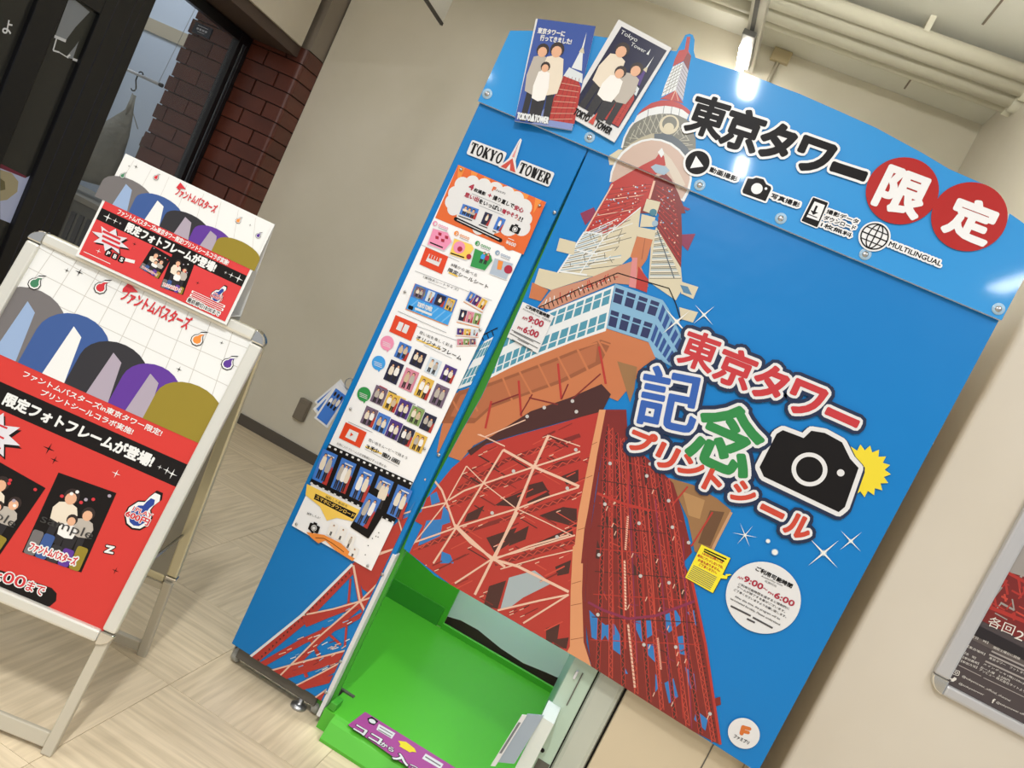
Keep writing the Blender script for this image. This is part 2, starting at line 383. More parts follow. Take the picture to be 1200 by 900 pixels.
s = Sheet((0, 1.888, 0), (1, 0, 0), (0, 0, 1), .0)
c = [s.loc(p) for p in d5((130, 130), (240, 175), (205, 235), (105, 190))]
c = [s.loc(p) for p in [(229, 25), (248, 36), (241, 46), (222, 36)]]
x0, x1 = c[0][0], c[1][0]; z0, z1 = c[3][1], c[0][1]
Mb().box((x0, 1.890, z0), (x1, 1.8998, z1), M('plate_navy', '1c2238', .3)).build('plate', pl)
sp = Sheet((0, 1.890, 0), (1, 0, 0), (0, 0, 1), .0006); f = Fr(sp, (x0, z0), (x1, z0), None, hm=z1-z0)
for i in range(4): f.rect(.2+.16*i, .40, .32+.16*i, .58, M('plate_white', 'c8ccd8', .5), 2)
f.line([(.2, .78), (.8, .78)], .05, MATS['plate_white']); f.line([(.3, .25), (.7, .25)], .05, MATS['plate_white']); sp.build('lettering', pl)

# ceiling pipes
for (y, r, z, lab) in ((1.353, .033, 3.005, 'slim ceiling pipe nearest the camera, in front of two thicker pipes'), (1.434, .044, 3.0, 'thick cream ceiling pipe, second of the four'), (1.535, .047, 2.995, 'thickest cream ceiling pipe, third of the four'), (1.615, .028, 2.985, 'slim cream ceiling pipe nearest the back wall')):
    p = thing('ceiling_pipe', lab, 'pipe', 'cream pipes under the ceiling')
    Mb().tube([(-2.3, y, z), (1.53, y, z)], r, m_pipe, 20).build('pipe', p)
    Mb().lathe((1.53, y, z), (-1, 0, 0), [(r*1.25, 0), (r*1.25, .03), (r, .032)], m_pipe, 20).build('collar', p)
    for x in (-.6, 1.05): Mb().box((x-.012, y-r*.9, z), (x+.012, y+r*.9, 3.086), m_pipe).build('bracket', p)
cn = thing('wall_conduit', 'thin vertical conduit on the back wall below the pipes', 'conduit')
Mb().tube([(.515, 2.069, 1.9), (.515, 2.069, 3.03)], .011, m_wall, 8).build('tube', cn); Mb().box((.47, 2.05, 3.02), (.565, 2.08, 3.084), M('conduit_box', 'cdbd98', .5)).build('junction_box', cn, .004)
# light rail with a lit tube (the one seen above the booth), its neighbours towards the camera, and the added fill lamps
rl = thing('light_rail', 'white ceiling light rail with a lit tube above the booth', 'light')
mw = M('rail_white', 'd6d4cc', .35, metal=.2); mg = M('rail_grey', '8c8c8a', .35, metal=.4); md_ = M('rail_slot', '34363c', .3)
Mb().box((.355, -4.2, 2.925), (.425, 2.07, 2.97), mw).build('rail', rl, .004)
Mb().box((.372, -4.19, 2.921), (.392, 1.62, 2.926), md_).build('slot', rl)
Mb().box((.345, 1.63, 2.90), (.408, 2.0, 2.928), mg).build('lamp_holder', rl, .003)
Mb().box((.347, 1.742, 2.880), (.384, 1.99, 2.902), M('lit_tube', 'ffffff', .3, emit='fffaf0', es=60)).build('lit_tube', rl, .004)
for y in (-3.0, -.9, 1.2): Mb().tube([(.39, y, 2.97), (.39, y, 3.086)], .006, mw, 8).build('hanger', rl)
for i, (p, sx, sy, e) in enumerate(LAMPS):
    lf = thing('ceiling_or_fill_lamp', ['slim ceiling lamp in front of the booth', 'slim ceiling lamp far behind the camera', 'unseen fill lamp added over the right of the hall', 'unseen fill lamp added over the shop side of the hall', 'unseen fill lamp added above the A-frame sign', 'unseen fill lamp added above the framed wall poster', 'unseen fill lamp added near the back wall and brick pillar'][i], 'light')
    Mb().box((p[0]-sx/2-.012, p[1]-sy/2-.02, p[2]+.004), (p[0]+sx/2+.012, p[1]+sy/2+.02, p[2]+.06), mw).build('housing', lf, .004)
    Mb().tube([(p[0], p[1], p[2]+.06), (p[0], p[1], 3.086)], .008, mw, 8).build('hanger', lf)
bt_ = thing('added_fill_tube', 'added unseen fill tube hung above the booth roof', 'light')  # added out of view to brighten the ceiling and wall behind the booth
Mb().tube([(.75, .35, 2.72), (1.35, .35, 2.72)], .018, M('fill_tube_glow', 'ffffff', .3, emit='fffdf6', es=75), 12).build('tube', bt_)
for x in (.74, 1.34): Mb().tube([(x, .35, 2.72), (x+.02, .35, 2.72)], .021, mw, 12).build('end_cap', bt_); Mb().tube([(x+.01, .35, 2.735), (x+.01, .35, 3.086)], .002, mg, 6).build('wire', bt_)
hp = thing('hanging_panel', 'white hanging panel with dark lower edge at the top of the picture', 'sign')
Mb().box((-1.008, .3, 2.424), (-1.0, 1.56, 2.62), M('panel_white', 'c9c5ba', .5)).build('board', hp); Mb().box((-1.011, .3, 2.412), (-.997, 1.565, 2.426), M('panel_edge', '2e2822', .5)).build('edge_strip', hp)
for y in (.5, 1.4): Mb().tube([(-1.004, y, 2.62), (-1.004, y, 3.086)], .003, mg, 6).build('hanger', hp)
# wall box
wbx = thing('wall_socket_box', 'small taupe cover box low on the beige wall', 'box')
mt = M('taupe_plastic', '7d7364', .5)
Mb().box((-1.10, 2.045, .195), (-1.03, 2.08, .325), mt).build('cover', wbx, .006); Mb().lathe((-1.065, 2.045, .215), (0, -1, 0), [(.006, -.002), (.006, .002), (0, .002)], M('screw_dark', '3a352e', .4), 10).build('screw', wbx)
Mb().box((-1.097, 2.041, .20), (-1.033, 2.046, .30), mt).build('faceplate', wbx, .003)

# ================================================================== photo booth
c_white = M('print_white', 'e8e8e9', .35); c_black = M('print_black', '151213', .45, spec=.2); c_navy = M('print_navy', '14274a', .35)
m_vinyl = M('blue_vinyl', '0a77bf', .38, spec=.3, bump=(5, .12, .03)); m_head = M('header_blue_acrylic', '2a90d6', .42, coat=.4, spec=.25)
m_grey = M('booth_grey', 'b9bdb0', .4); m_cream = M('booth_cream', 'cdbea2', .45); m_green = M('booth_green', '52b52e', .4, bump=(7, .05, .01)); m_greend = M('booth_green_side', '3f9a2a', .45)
m_mint = M('booth_mint', 'd9f2e6', .3); m_metal = M('steel', 'b4b4b4', .3, metal=.9); m_dark = M('booth_underframe', '5b5750', .5); m_rub = M('caster_grey', '9a9a94', .5)
booth = thing('photo_booth', 'large blue photo sticker booth printed with a red lattice tower', 'photo booth')
FS = Sheet((0, 0, 0), (1, 0, 0), (0, 0, 1), 0)
HZ = 1.768; XS = .331; BW = 1.411
# left printed panel
Mb().box((0, .0, .072), (XS, .03, HZ+.02), m_vinyl).build('side_panel', booth, .003); left_panel = booth.children[-1]
# curtain with a wavy free edge
bot = [FS.loc(p) for p in ((472, 642), (490, 657), (510, 675), (528, 685), (600, 727), (687, 777), (745, 812), (800, 849), (880, 900))]
lf = [(.3345, HZ+.02), (.343, 1.46), (.351, 1.25), (.358, 1.14), (.359, 1.05), (.351, .95), (.344, .8), (.340, .66)]
ol = lf+[(max(x, .345), z) for x, z in bot]+[(BW, .522), (BW, HZ+.02)]
curtain = Mb().prism([(x, 0, z) for x, z in ol], (0, .004, 0), m_vinyl).build('curtain', booth)
# header board: die-cut outline
hs = Sheet((0, -.014, 0), (1, 0, 0), (0, 0, 1), 0)
top = [(598, 36), (622, 36), (660, 38), (700, 42.5), (730, 47), (790, 60), (793, 60), (800, 47), (803, 41), (808, 39.5), (812, 41), (814, 47), (813, 60), (815, 67.5), (838, 75), (863, 83), (898, 95), (910, 100), (937, 110), (987, 132), (1027, 150), (1058, 167), (1082, 180), (1112, 198)]
tl = [hs.loc(p) for p in top]
cc = hs.loc((1135.5, 254)); R2 = 42.6*hs.scale((1135.5, 254))
arc = [(cc[0]+R2*math.cos(math.radians(a)), cc[1]+R2*math.sin(math.radians(a))) for a in (80, 65, 50, 35, 22, 12)]
hout = [(0, HZ)]+tl+arc+[hs.loc((1183, 250)), hs.loc((1200, 262)), (BW+.001, 1.958), (BW+.001, HZ)]
header = Mb().prism([(x, -.014, z) for x, z in hout], (0, .012, 0), M('board_edge_white', 'e6e8ea', .4)).build('header_board', booth)
f = Sheet((0, -.014, 0), (1, 0, 0), (0, 0, 1), .0004); f.L(hout, m_head, 0); f.build('blue_face', header)
# shell and inside
Mb().box((.0, .03, .07), (.02, 1.5, 1.85), m_vinyl).build('side_wall', booth); Mb().box((BW-.02, .012, .03), (BW, 1.5, 1.85), m_cream).build('side_wall', booth)
Mb().box((0, .03, 1.83), (BW, 1.5, 1.85), m_grey).build('roof', booth); Mb().box((0.02, 1.48, .03), (BW-.02, 1.5, 1.83), m_dark).build('back_wall', booth)
Mb().box((XS-.008, -.0015, .028), (XS+.004, .03, .548), c_white).build('edge_trim', booth, .001)
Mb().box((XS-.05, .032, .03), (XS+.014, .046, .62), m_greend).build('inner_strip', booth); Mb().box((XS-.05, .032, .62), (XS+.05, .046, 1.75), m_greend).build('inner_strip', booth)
Mb().box((.02, .02, .03), (.30, .05, .068), m_dark).build('base_rail', booth, .003)
Mb().box((.02, .05, .035), (.30, .07, .05), m_metal).build('base_rail', booth)
for (x, y) in ((.012, .055), (.302, .05)):
    wc = Mb(); wc.lathe((x-.012, y, .024), (1, 0, 0), [(.0, 0), (.02, 0), (.024, .004), (.024, .02), (.02, .024), (0, .024)], m_rub, 18); c = wc.build('caster', booth)
    Mb().box((x-.016, y-.014, .03), (x-.0125, y+.014, .07), m_metal).build('fork', c); Mb().box((x+.0125, y-.014, .03), (x+.016, y+.014, .07), m_metal).build('fork', c)
c = Mb().lathe((.256, .03, 0), (0, 0, 1), [(0, 0), (.024, 0), (.024, .006), (.012, .012), (.008, .014), (.008, .07)], m_metal, 16).build('levelling_foot', booth)
# green platform with front lip, riser and back panels
prof = [(-.05, 0), (-.052, .010), (-.028, .050), (-.012, .058), (.0, .062), (.87, .062), (.87, 0)]
Mb().prism([(.374, y, z) for y, z in prof], (.62, 0, 0), m_green).build('platform', booth)
Mb().box((.02, .125, .0), (.374, .87, .062), m_green).build('floor_wing', booth); Mb().box((.02, .115, .0), (.374, .125, .066), m_dark).build('under_skirt', booth)
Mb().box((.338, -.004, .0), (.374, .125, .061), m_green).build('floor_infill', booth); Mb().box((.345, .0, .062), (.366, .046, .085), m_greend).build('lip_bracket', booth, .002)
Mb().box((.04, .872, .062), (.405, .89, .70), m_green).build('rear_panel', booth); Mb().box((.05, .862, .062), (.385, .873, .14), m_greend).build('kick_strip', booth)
Mb().box((.405, .86, .062), (1.0, .875, .084), m_green).build('riser', booth)
ms = Sheet((0, 1.02, 0), (1, 0, 0), (0, 0, 1), 0)
lo = [ms.loc(p) for p in ((523, 722), (540, 727), (560, 738), (587, 760), (613, 777), (640, 788), (660, 797), (690, 811))]
Mb().prism([(x, 1.02, z+.0) for x, z in lo]+[(1.15, 1.02, .9), (.37, 1.02, .9)], (0, .01, 0), m_mint).build('reflector_panel', booth)
Mb().box((.3, 1.06, .0), (1.3, 1.07, .9), M('inner_brown', '4a3f3a', .6)).build('inner_back', booth)
# right-hand cabinet columns
Mb().box((.891, .06, .0), (.962, .9, 1.0), M('column_mint', 'b6cbb8', .35)).build('column', booth, .004)
Mb().box((.966, .055, .0), (1.044, .4, 1.0), m_grey).build('column', booth, .014)
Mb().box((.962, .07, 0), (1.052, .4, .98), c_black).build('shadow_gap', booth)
Mb().box((1.050, .052, .02), (BW-.02, .08, 1.0), m_cream).build('lower_panel', booth, .004)
Mb().box((1.30, .05, .02), (1.303, .056, .6), m_dark).build('panel_joint', booth)
Mb().box((.910, .050, .475), (.917, .062, .50), c_white).build('latch', booth, .002); Mb().box((.927, .056, .40), (.930, .061, .50), m_dark).build('groove', booth)
tray = Mb()
tray.prism([(.880, .062, .385), (.880, -.02, .372), (.880, .0, .2), (.880, .062, .19)], (.038, 0, 0), M('tray_metal', 'dfe8e6', .25, metal=.2)); tr = tray.build('coin_tray', booth)
Mb().obox((.845, -.024, .36), (.040, 0, .02), (-.012, .0, -.155), (0, .004, 0), M('tray_flap', '9aa7b4', .3)).build('flap', tr)
fl_ = Mb().obox((.834, -.027, .352), (.012, 0, .006), (-.014, 0, -.165), (0, .004, 0), c_white).build('label_strip', tr)
Mb().obox((.8345, -.0275, .33), (.006, 0, .003), (-.009, 0, -.1), (0, .0005, 0), M('label_grey', '6f7276', .5)).build('label_print', fl_)
Mb().lathe((.925, .06, .255), (0, -1, 0), [(.006, 0), (.006, .002), (0, .002)], c_black, 12).build('lock', booth)
Mb().box((.925, .0585, .2), (.96, .0605, .23), m_dark).build('coin_slot', booth)
area('booth_light', (.75, .26, 1.70), (math.radians(36), 0, 0), .7, .35, 18, (.98, 1, .97))
# screws of the header and rivets of the vinyl
def screw(sh, p, parent, r=.0075, ring=True):
    q = sh.w(sh.loc(p)); b = Mb(); nn = sh.n
    b.lathe(q, nn, [(r, .0), (r, .0015), (r*.55, .003), (0, .0035)], m_metal, 14); o = b.build('screw', parent)
    if ring: Mb().lathe(q, nn, [(r*1.9, 0), (r*1.9, .0008), (0, .001)], M('clear_washer', 'a8cbe6', .1), 18).build('washer', parent)
for p in ((571, 110), (691, 161), (820, 217), (915, 256), (1014, 298), (1170, 362)): screw(Sheet((0, -.014, 0), (1, 0, 0), (0, 0, 1), .001), p, header)
for p in ((650, 249),): screw(Sheet((0, 0, 0), (1, 0, 0), (0, 0, 1), .0035), p, left_panel, .005, False)
for p in ((514, 533), (448, 673), (399, 775), (382, 811)): screw(Sheet((0, 0, 0), (1, 0, 0), (0, 0, 1), .0035), p, left_panel, .005, False)
# sticker on the platform
st = Sheet((0, 0, .0622), (1, 0, 0), (0, 1, 0), .0004); za = Z(360, 640, 3.46)
c_mag = M('print_magenta', 'b0489a', .4); c_yel = M('print_yellow', 'f2dc2e', .4)
st.P(za((165, 725), (235, 672), (740, 985), (640, 1060)), c_mag, 1)
st.T('ココ', za((186, 745)), za((290, 805)), 12, c_white, 3.6, .06, ((.14, c_black),)); st.T('から', za((293, 808)), za((345, 838)), 8.5, c_white, 3.6, .04, ((.12, c_black),))
st.T('入', za((345, 862)), za((405, 893)), 15, c_white, 3.6, .06, ((.14, c_black),)); st.T('って', za((412, 895)), za((500, 945)), 9, c_white, 3.6, .05, ((.14, c_black),))
st.P(za((400, 795), (435, 822), (442, 838), (425, 835), (415, 838), (372, 812), (378, 806), (368, 790)), c_yel, 3)
st.P(za((243, 700), (262, 693), (288, 712), (270, 728), (250, 720)), c_black, 3); st.circ(za((263, 712)), 3, c_white, 4)
st.P(za((290, 722), (357, 760), (342, 782), (280, 745)), c_white, 2)
for k in range(2): st.line(za((293-6*k, 735+10*k), (345-6*k, 765+10*k)), 1.4, M('print_grey', '6a6468', .5), 3)
st.P(za((480, 842), (552, 885), (540, 905), (465, 862)), c_white, 2); st.line(za((478, 855), (540, 893)), 2, MATS['print_grey'], 3)
st.build('floor_sticker', booth)
# ================================================================== prints on the booth
def C4(sh, body, c, wd, h, th, mat, ly=5, bold=.06, out=()):   # one letter around its centre
    t = math.radians(th); d = (math.cos(t), math.sin(t)); u = (math.sin(t), -math.cos(t))
    bl = (c[0]-d[0]*wd/2-u[0]*h/2, c[1]-d[1]*wd/2-u[1]*h/2); br = (bl[0]+d[0]*wd, bl[1]+d[1]*wd)
    sh.T(body, bl, br, h, mat, ly, bold, out)
R1, R2_, R3, RD = M('tower_red', 'b8332b', .35), M('tower_darkred', '7f2320', .35), M('tower_brightred', 'cf4a3a', .35), M('tower_dark', '46201e', .35)
PK, SA, CRM, TAN, OR = M('tower_pinkline', 'eec3ab', .35), M('tower_salmon', 'e09a6c', .35), M('tower_cream', 'd8ceb2', .35), M('tower_tan', '9a7148', .35), M('tower_orange', 'c8784c', .35)
ORD, WH, GLS, NV, LB, GY = M('tower_orangedark', '9c5a38', .35), M('tower_white', 'e8ecee', .35), M('tower_glass', '4d95ad', .35), M('tower_navyglass', '262f5e', .35), M('tower_paleblue', '84b4d6', .35), M('tower_grey', '77776c', .35)
DISC, SLT, PUR, BL = M('tower_disc', 'cdb3a4', .35), M('tower_slate', '56616a', .35), M('tower_purple', '8a2a50', .35), M('tower_sky', '2a7cc4', .35)
def lerp(a, b, t): return (a[0]+(b[0]-a[0])*t, a[1]+(b[1]-a[1])*t)
def tower(S):
    g = random.Random(3)
    a = Z(700, 30, 6); b = Z(680, 100, 6); c = Z(620, 200, 5); d = Z(480, 330, 5); e = Z(660, 330, 6); h = Z(440, 480, 5); k = Z(640, 480, 5); n = Z(640, 640, 3.75); l = Z(280, 620, 4.5)
    P, LN = S.P, S.line
    # spire
    P(a((630, 80), (655, 78), (640, 180), (612, 178)), R1, 2)
    P(a((575, 175), (630, 165), (660, 215), (640, 318), (605, 250), (530, 288), (545, 235)), R1, 2); P(a((605, 250), (635, 190), (660, 215), (640, 318)), R2_, 3)
    P(a((530, 290), (605, 255), (550, 455), (450, 500), (475, 420)), WH, 2); P(a((605, 255), (640, 315), (600, 530), (550, 455)), M('tower_lilac', 'c3c0cc', .35), 2)
    for t in range(1, 8):
        LN([lerp(a((530, 290)), a((450, 500)), t/8), lerp(a((605, 255)), a((550, 455)), t/8-.06)], .6, GY, 3); LN([lerp(a((605, 255)), a((550, 455)), t/8), lerp(a((640, 315)), a((600, 530)), t/8)], .6, GY, 3)
    for t in range(1, 4): LN([lerp(a((530, 290)), a((605, 255)), t/4), lerp(a((450, 500)), a((550, 455)), t/4)], .4, GY, 3)
    P(a((440, 515), (550, 455), (605, 548), (520, 525)), R1, 3); LN(a((550, 455), (520, 525)), .8, PK, 4); LN(a((550, 455), (570, 530)), .6, PK, 4)
    # upper deck
    P(b((300, 400), (310, 370), (340, 310), (370, 270), (420, 235), (480, 205), (560, 190), (640, 190), (700, 205), (760, 250), (790, 310), (812, 380), (812, 450), (780, 520), (500, 450), (290, 470)), GY, 2)
    for i in range(26):
        t = i/25; p = (300+510*t, 430-250*math.sin(math.pi*t)+20*t); q = (330+450*((t+.12*(1 if i % 2 else -1)) % 1), 440-110*math.sin(math.pi*t)); LN(b(p, q), .8, M('tower_lattice', 'b9b7a6', .35), 3)
    P(b((395, 215), (440, 165), (500, 125), (570, 105), (640, 105), (700, 125), (750, 160), (775, 185), (765, 207), (720, 172), (660, 152), (600, 144), (540, 150), (480, 167), (430, 192)), R1, 4)
    P(b((370, 272), (398, 215), (430, 190), (480, 165), (540, 148), (600, 142), (660, 150), (720, 170), (765, 205), (750, 240), (690, 212), (640, 200), (560, 200), (480, 215), (420, 245)), WH, 3)
    for x, y in ((590, 145), (645, 148), (700, 165), (480, 168)): LN(b((x, y), (x-8, y+55)), .6, SLT, 4)
    LN(b((292, 440), (310, 370), (345, 300), (375, 262)), 2.2, WH, 4)
    S.circ(b((625, 277)), 11.5, CRM, 5); S.circ(b((628, 270)), 8.5, GY, 6); S.circ(b((622, 300)), 6, CRM, 7)
    P(b((195, 500), (225, 480), (270, 450), (300, 455), (230, 560), (205, 560)), CRM, 3)
    P(b((235, 545), (290, 465), (360, 405), (430, 365), (500, 340), (560, 335), (600, 345), (590, 385), (500, 372), (430, 388), (360, 418), (290, 475)), M('tower_rim', 'b5ad93', .35), 4)
    P(b((520, 340), (590, 338), (650, 352), (710, 395), (755, 440), (775, 475), (755, 515), (700, 452), (640, 408), (570, 382), (520, 375)), SLT, 4)
    P(b((205, 680), (215, 610), (240, 540), (290, 470), (360, 415), (430, 385), (500, 372), (570, 380), (640, 405), (700, 450), (750, 510), (780, 580), (785, 660), (770, 740), (730, 820), (690, 800), (500, 700), (300, 680)), WH, 5)
    P(b((215, 680), (228, 612), (255, 545), (305, 480), (370, 428), (435, 398), (500, 386), (565, 393), (630, 418), (690, 462), (738, 520), (765, 585), (770, 660), (750, 740), (715, 800), (500, 700), (300, 680)), DISC, 6)
    P(b((560, 440), (640, 520), (690, 600), (740, 700), (690, 730), (600, 560)), M('tower_disc_light', 'd8ccbc', .35), 7)
    # red upper shaft
    P(b((150, 860), (215, 690), (300, 640), (440, 560), (530, 515), (560, 470), (590, 500), (600, 560), (520, 640), (525, 660), (420, 900), (120, 900)), R1, 8)
    P(b((525, 650), (600, 620), (640, 660), (690, 760), (730, 860), (740, 900), (420, 900)), R2_, 8)
    P(b((495, 575), (530, 555), (600, 570), (630, 600), (590, 632), (530, 615)), M('tower_dish', '9fb8cc', .35), 10); P(b((545, 470), (575, 440), (590, 480), (570, 510)), WH, 9)
    P(c((490, 80), (735, 60), (705, 165), (650, 230), (540, 320), (430, 375), (325, 370)), R1, 8)
    P(c((735, 40), (800, 25), (850, 80), (890, 180), (897, 400), (890, 575), (840, 540), (740, 400), (770, 200), (705, 165)), R2_, 8)
    P(c((300, 250), (380, 215), (395, 250), (330, 320)), PUR, 7); P(c((890, 375), (975, 370), (930, 470), (890, 430)), PUR, 7); P(c((885, 200), (945, 225), (930, 235), (880, 215)), PUR, 7)
    LN(c((490, 80), (400, 235), (325, 365)), 1.6, PK, 10); LN(c((735, 60), (705, 165)), 2.6, PK, 10)
    for t in range(1, 9):
        p0 = lerp(c((490, 80)), c((330, 360)), t/9); p1 = lerp(c((735, 60)), c((560, 310)), t/9); LN([p0, p1], .8, R3 if t % 3 else PK, 9); LN([p0, lerp(p1, c((735, 60)), .25)], .7, R2_, 9)
    for i in range(60):
        u, v = g.random(), g.random(); q = lerp(lerp(c((480, 100)), c((350, 355)), v), lerp(c((725, 75)), c((560, 310)), v), u); S.circ(q, .5+.7*g.random(), [PK, LB, R2_, WH][i % 4], 10, 6)
        q = lerp(lerp(c((750, 80)), c((770, 330)), v), lerp(c((860, 110)), c((890, 520)), v), u); S.circ(q, .5+.6*g.random(), [R3, LB, R3, PK][i % 4], 10, 6)
    for t in range(1, 12): LN([lerp(c((745, 60)), c((760, 380)), t/12), lerp(c((850, 90)), c((892, 560)), min(1, t/12+.05))], .7, R1, 9)
    # white lattice storey
    P(c((325, 365), (430, 375), (540, 320), (655, 215), (640, 350), (600, 500), (500, 590), (380, 620), (160, 605)), CRM, 9); P(c((745, 330), (890, 570), (900, 690), (860, 760), (700, 650), (715, 430)), CRM, 9)
    for i in range(34):
        t = i/34; p = lerp(c((325, 370)), c((165, 605)), t); q = lerp(c((655, 220)), c((560, 560)), t); LN([p, lerp(p, q, .3+.7*g.random())], .8, [WH, GY, WH, LB][i % 4], 10)
        p = lerp(lerp(c((330, 370)), c((640, 240)), g.random()), lerp(c((190, 600)), c((520, 570)), g.random()), g.random()); LN([p, (p[0]+12*g.random()-4, p[1]-10*g.random())], .8, [WH, GY][i % 2], 11)
        p = lerp(c((740, 360)), c((705, 640)), t); LN([p, lerp(c((760, 350)), c((895, 640)), t)], .8, [WH, GY, SLT, LB][i % 4], 10)
    LN(c((325, 360), (165, 605)), 2, WH, 12); LN(c((330, 360), (430, 372)), 1.6, WH, 12); LN(c((280, 465), (400, 490)), 2, WH, 12); LN(c((180, 590), (340, 612)), 2, WH, 12); LN(c((655, 215), (440, 390), (300, 600)), 1.2, WH, 12); LN(c((750, 350), (850, 630)), 1.2, SLT, 12)
    P(c((690, 165), (770, 185), (745, 265), (668, 235)), CRM, 13); P(c((660, 255), (740, 275), (730, 330), (650, 330)), CRM, 13); P(c((640, 330), (745, 350), (725, 405), (632, 385)), CRM, 13); S.circ(c((727, 245)), 4.2, M('tower_teal', '3f7f92', .35), 14); S.circ(c((738, 310)), 3.6, MATS['tower_dish'], 14)
    P(c((632, 385), (725, 405), (690, 520), (640, 590), (595, 500)), OR, 12); LN(c((680, 395), (660, 520)), .8, ORD, 13)
    P(c((180, 395), (275, 420), (262, 495), (160, 470)), CRM, 12); P(c((60, 572), (210, 608), (370, 622), (130, 700), (30, 665)), CRM, 12); P(c((20, 655), (115, 700), (70, 765), (0, 745)), OR, 13); P(c((890, 650), (992, 682), (962, 752), (890, 720)), CRM, 12); P(c((880, 800), (990, 830), (960, 890), (890, 870)), CRM, 12)
    P(c((885, 670), (930, 680), (955, 730), (905, 715)), M('tower_dishblue', '5484a8', .35), 13)
    P(c((130, 700), (330, 640), (520, 560), (640, 520), (700, 680), (500, 660), (130, 815), (50, 800)), M('tower_rustlight', 'c98d72', .35), 11)
    for i in range(40):
        t = g.random(); p = lerp(c((60, 800)), c((520, 620)), t); LN([p, (p[0]+8*g.random()-3, p[1]-9*g.random())], 1, [R1, WH, R3][i % 3], 12)
    P(c((605, 510), (635, 510), (625, 690), (585, 680)), M('tower_pinkmast', 'd98a8a', .35), 14); P(c((640, 560), (700, 640), (690, 715), (625, 690)), R1, 13)
    # main deck: glass
    P(d((280, 632), (345, 510), (440, 350), (540, 300), (840, 165), (1200, 22), (1180, 120), (1150, 290), (960, 352), (760, 432), (600, 500), (480, 562)), WH, 14)
    tb = [((440, 352), (282, 630)), ((1200, 25), (1150, 288))]
    def dk(u, v):   # along the deck face, top to bottom
        tp = [(330, 400), (440, 350), (540, 300), (840, 168), (1196, 26)]; bt = [(230, 650), (285, 628), (480, 560), (760, 430), (1150, 286)]
        i = min(3, int(u*4)); f_ = u*4-i; return d(lerp(lerp(tp[i], tp[i+1], f_), lerp(bt[i], bt[i+1], f_), v))
    for i in range(26):
        u0, u1 = .04+i*.0369, .04+i*.0369+.029
        for (v0, v1) in ((.05, .16), (.19, .38), (.58, .78), (.81, .93)): P([dk(u0, v0), dk(u1, v0), dk(u1, v1), dk(u0, v1)], GLS, 15)
    P(e((365, 15), (700, 130), (600, 425), (303, 328)), LB, 15)
    for i in range(4):
        for (v0, v1) in ((.08, .17), (.2, .40), (.58, .68), (.71, .93)):
            q = lambda u, v: lerp(lerp(e((365, 15)), e((700, 130)), u), lerp(e((303, 328)), e((600, 425)), u), v)
            P([q(.03+i*.25, v0), q(.21+i*.25, v0), q(.21+i*.25, v1), q(.03+i*.25, v1)], NV, 16)
    P(e((700, 130), (740, 190), (850, 420), (765, 600), (645, 530), (600, 425)), LB, 14)
    for i in range(5):
        q = lambda u, v: lerp(lerp(e((700, 130)), e((850, 430)), u), lerp(e((600, 425)), e((740, 590)), u), v)
        for (v0, v1) in ((.06, .4), (.55, .92)): P([q(.04+i*.2, v0), q(.17+i*.2, v0), q(.17+i*.2, v1), q(.04+i*.2, v1)], M('tower_blueglass', '2c4f92', .35), 16)
    rail = c((60, 800), (300, 690), (520, 600), (700, 655), (820, 690), (860, 780), (890, 880)); LN(rail, 1.1, c_black, 16)
    for i in range(18): p = lerp(rail[0], rail[2], i/18); LN([p, (p[0]+2, p[1]+6)], 1, c_black, 16)
    LN(d((385, 335), (580, 240)), 1.1, c_black, 15)
    for i in range(6): p = lerp(d((395, 330)), d((570, 245)), i/6); LN([p, (p[0]+2, p[1]+6)], 1, c_black, 15)
    # underside of the deck
    P([(532, 462)]+d((480, 562), (600, 500), (760, 432), (960, 352), (1150, 286))+e((303, 330), (600, 428), (650, 540), (560, 600))+[(745, 445), (724, 470), (705, 462), (640, 486), (590, 504), (555, 522), (540, 540), (512, 530), (518, 500)], OR, 13)
    P(d((290, 640), (480, 590), (640, 530), (850, 450), (1120, 340), (1180, 360), (1120, 480), (900, 590), (640, 680), (480, 740), (380, 830), (180, 830)), ORD, 14); P(d((300, 665), (480, 610), (640, 548), (850, 470), (1100, 365), (1090, 470), (880, 575), (640, 665), (480, 720), (390, 800), (240, 790)), M('tower_orangemid', 'b56a44', .35), 15)
    for (p, q) in (((545, 560), (605, 705)), ((640, 520), (715, 655)), ((750, 475), (825, 625)), ((865, 430), (945, 580)), ((975, 380), (1055, 540)), ((1100, 335), (1180, 480)), ((345, 650), (400, 760)), ((255, 700), (310, 800))): LN(d(p, q), 2.2, OR, 16); 
    for (p, q) in (((235, 395), (350, 600)), ((430, 420), (360, 580)), ((110, 470), (240, 430)), ((95, 460), (190, 650)), ((265, 425), (540, 520)), ((580, 440), (560, 520))): LN(e(p, q), 2, OR, 16)
    P(e((380, 560), (520, 600), (500, 760), (470, 850), (430, 720)), TAN, 14)
    # dark storey below
    P([(548, 528), (575, 512), (622, 482), (668, 466), (705, 450), (716, 462), (706, 482), (660, 494), (610, 508), (570, 520), (552, 534)], RD, 17)
    for (p, q) in (((640, 580), (655, 790)), ((870, 480), (890, 690)), ((1110, 380), (1150, 600)), ((480, 700), (445, 860))): LN(d(p, q), 2.6, R1, 18)
    for (p, q) in (((700, 680), (870, 720)), ((930, 600), (890, 690)), ((720, 660), (650, 780)), ((1120, 540), (950, 690)), ((480, 720), (640, 660))): LN(d(p, q), 1.6, R2_, 18)
    # left big lattice face
    P([(552, 530), (570, 521), (610, 509), (660, 495), (706, 481), (702, 520), (688, 604), (676, 690), (672, 770), (690, 812), (640, 790), (560, 720), (500, 690), (462, 668), (478, 630), (500, 585), (530, 548)], R1, 14)
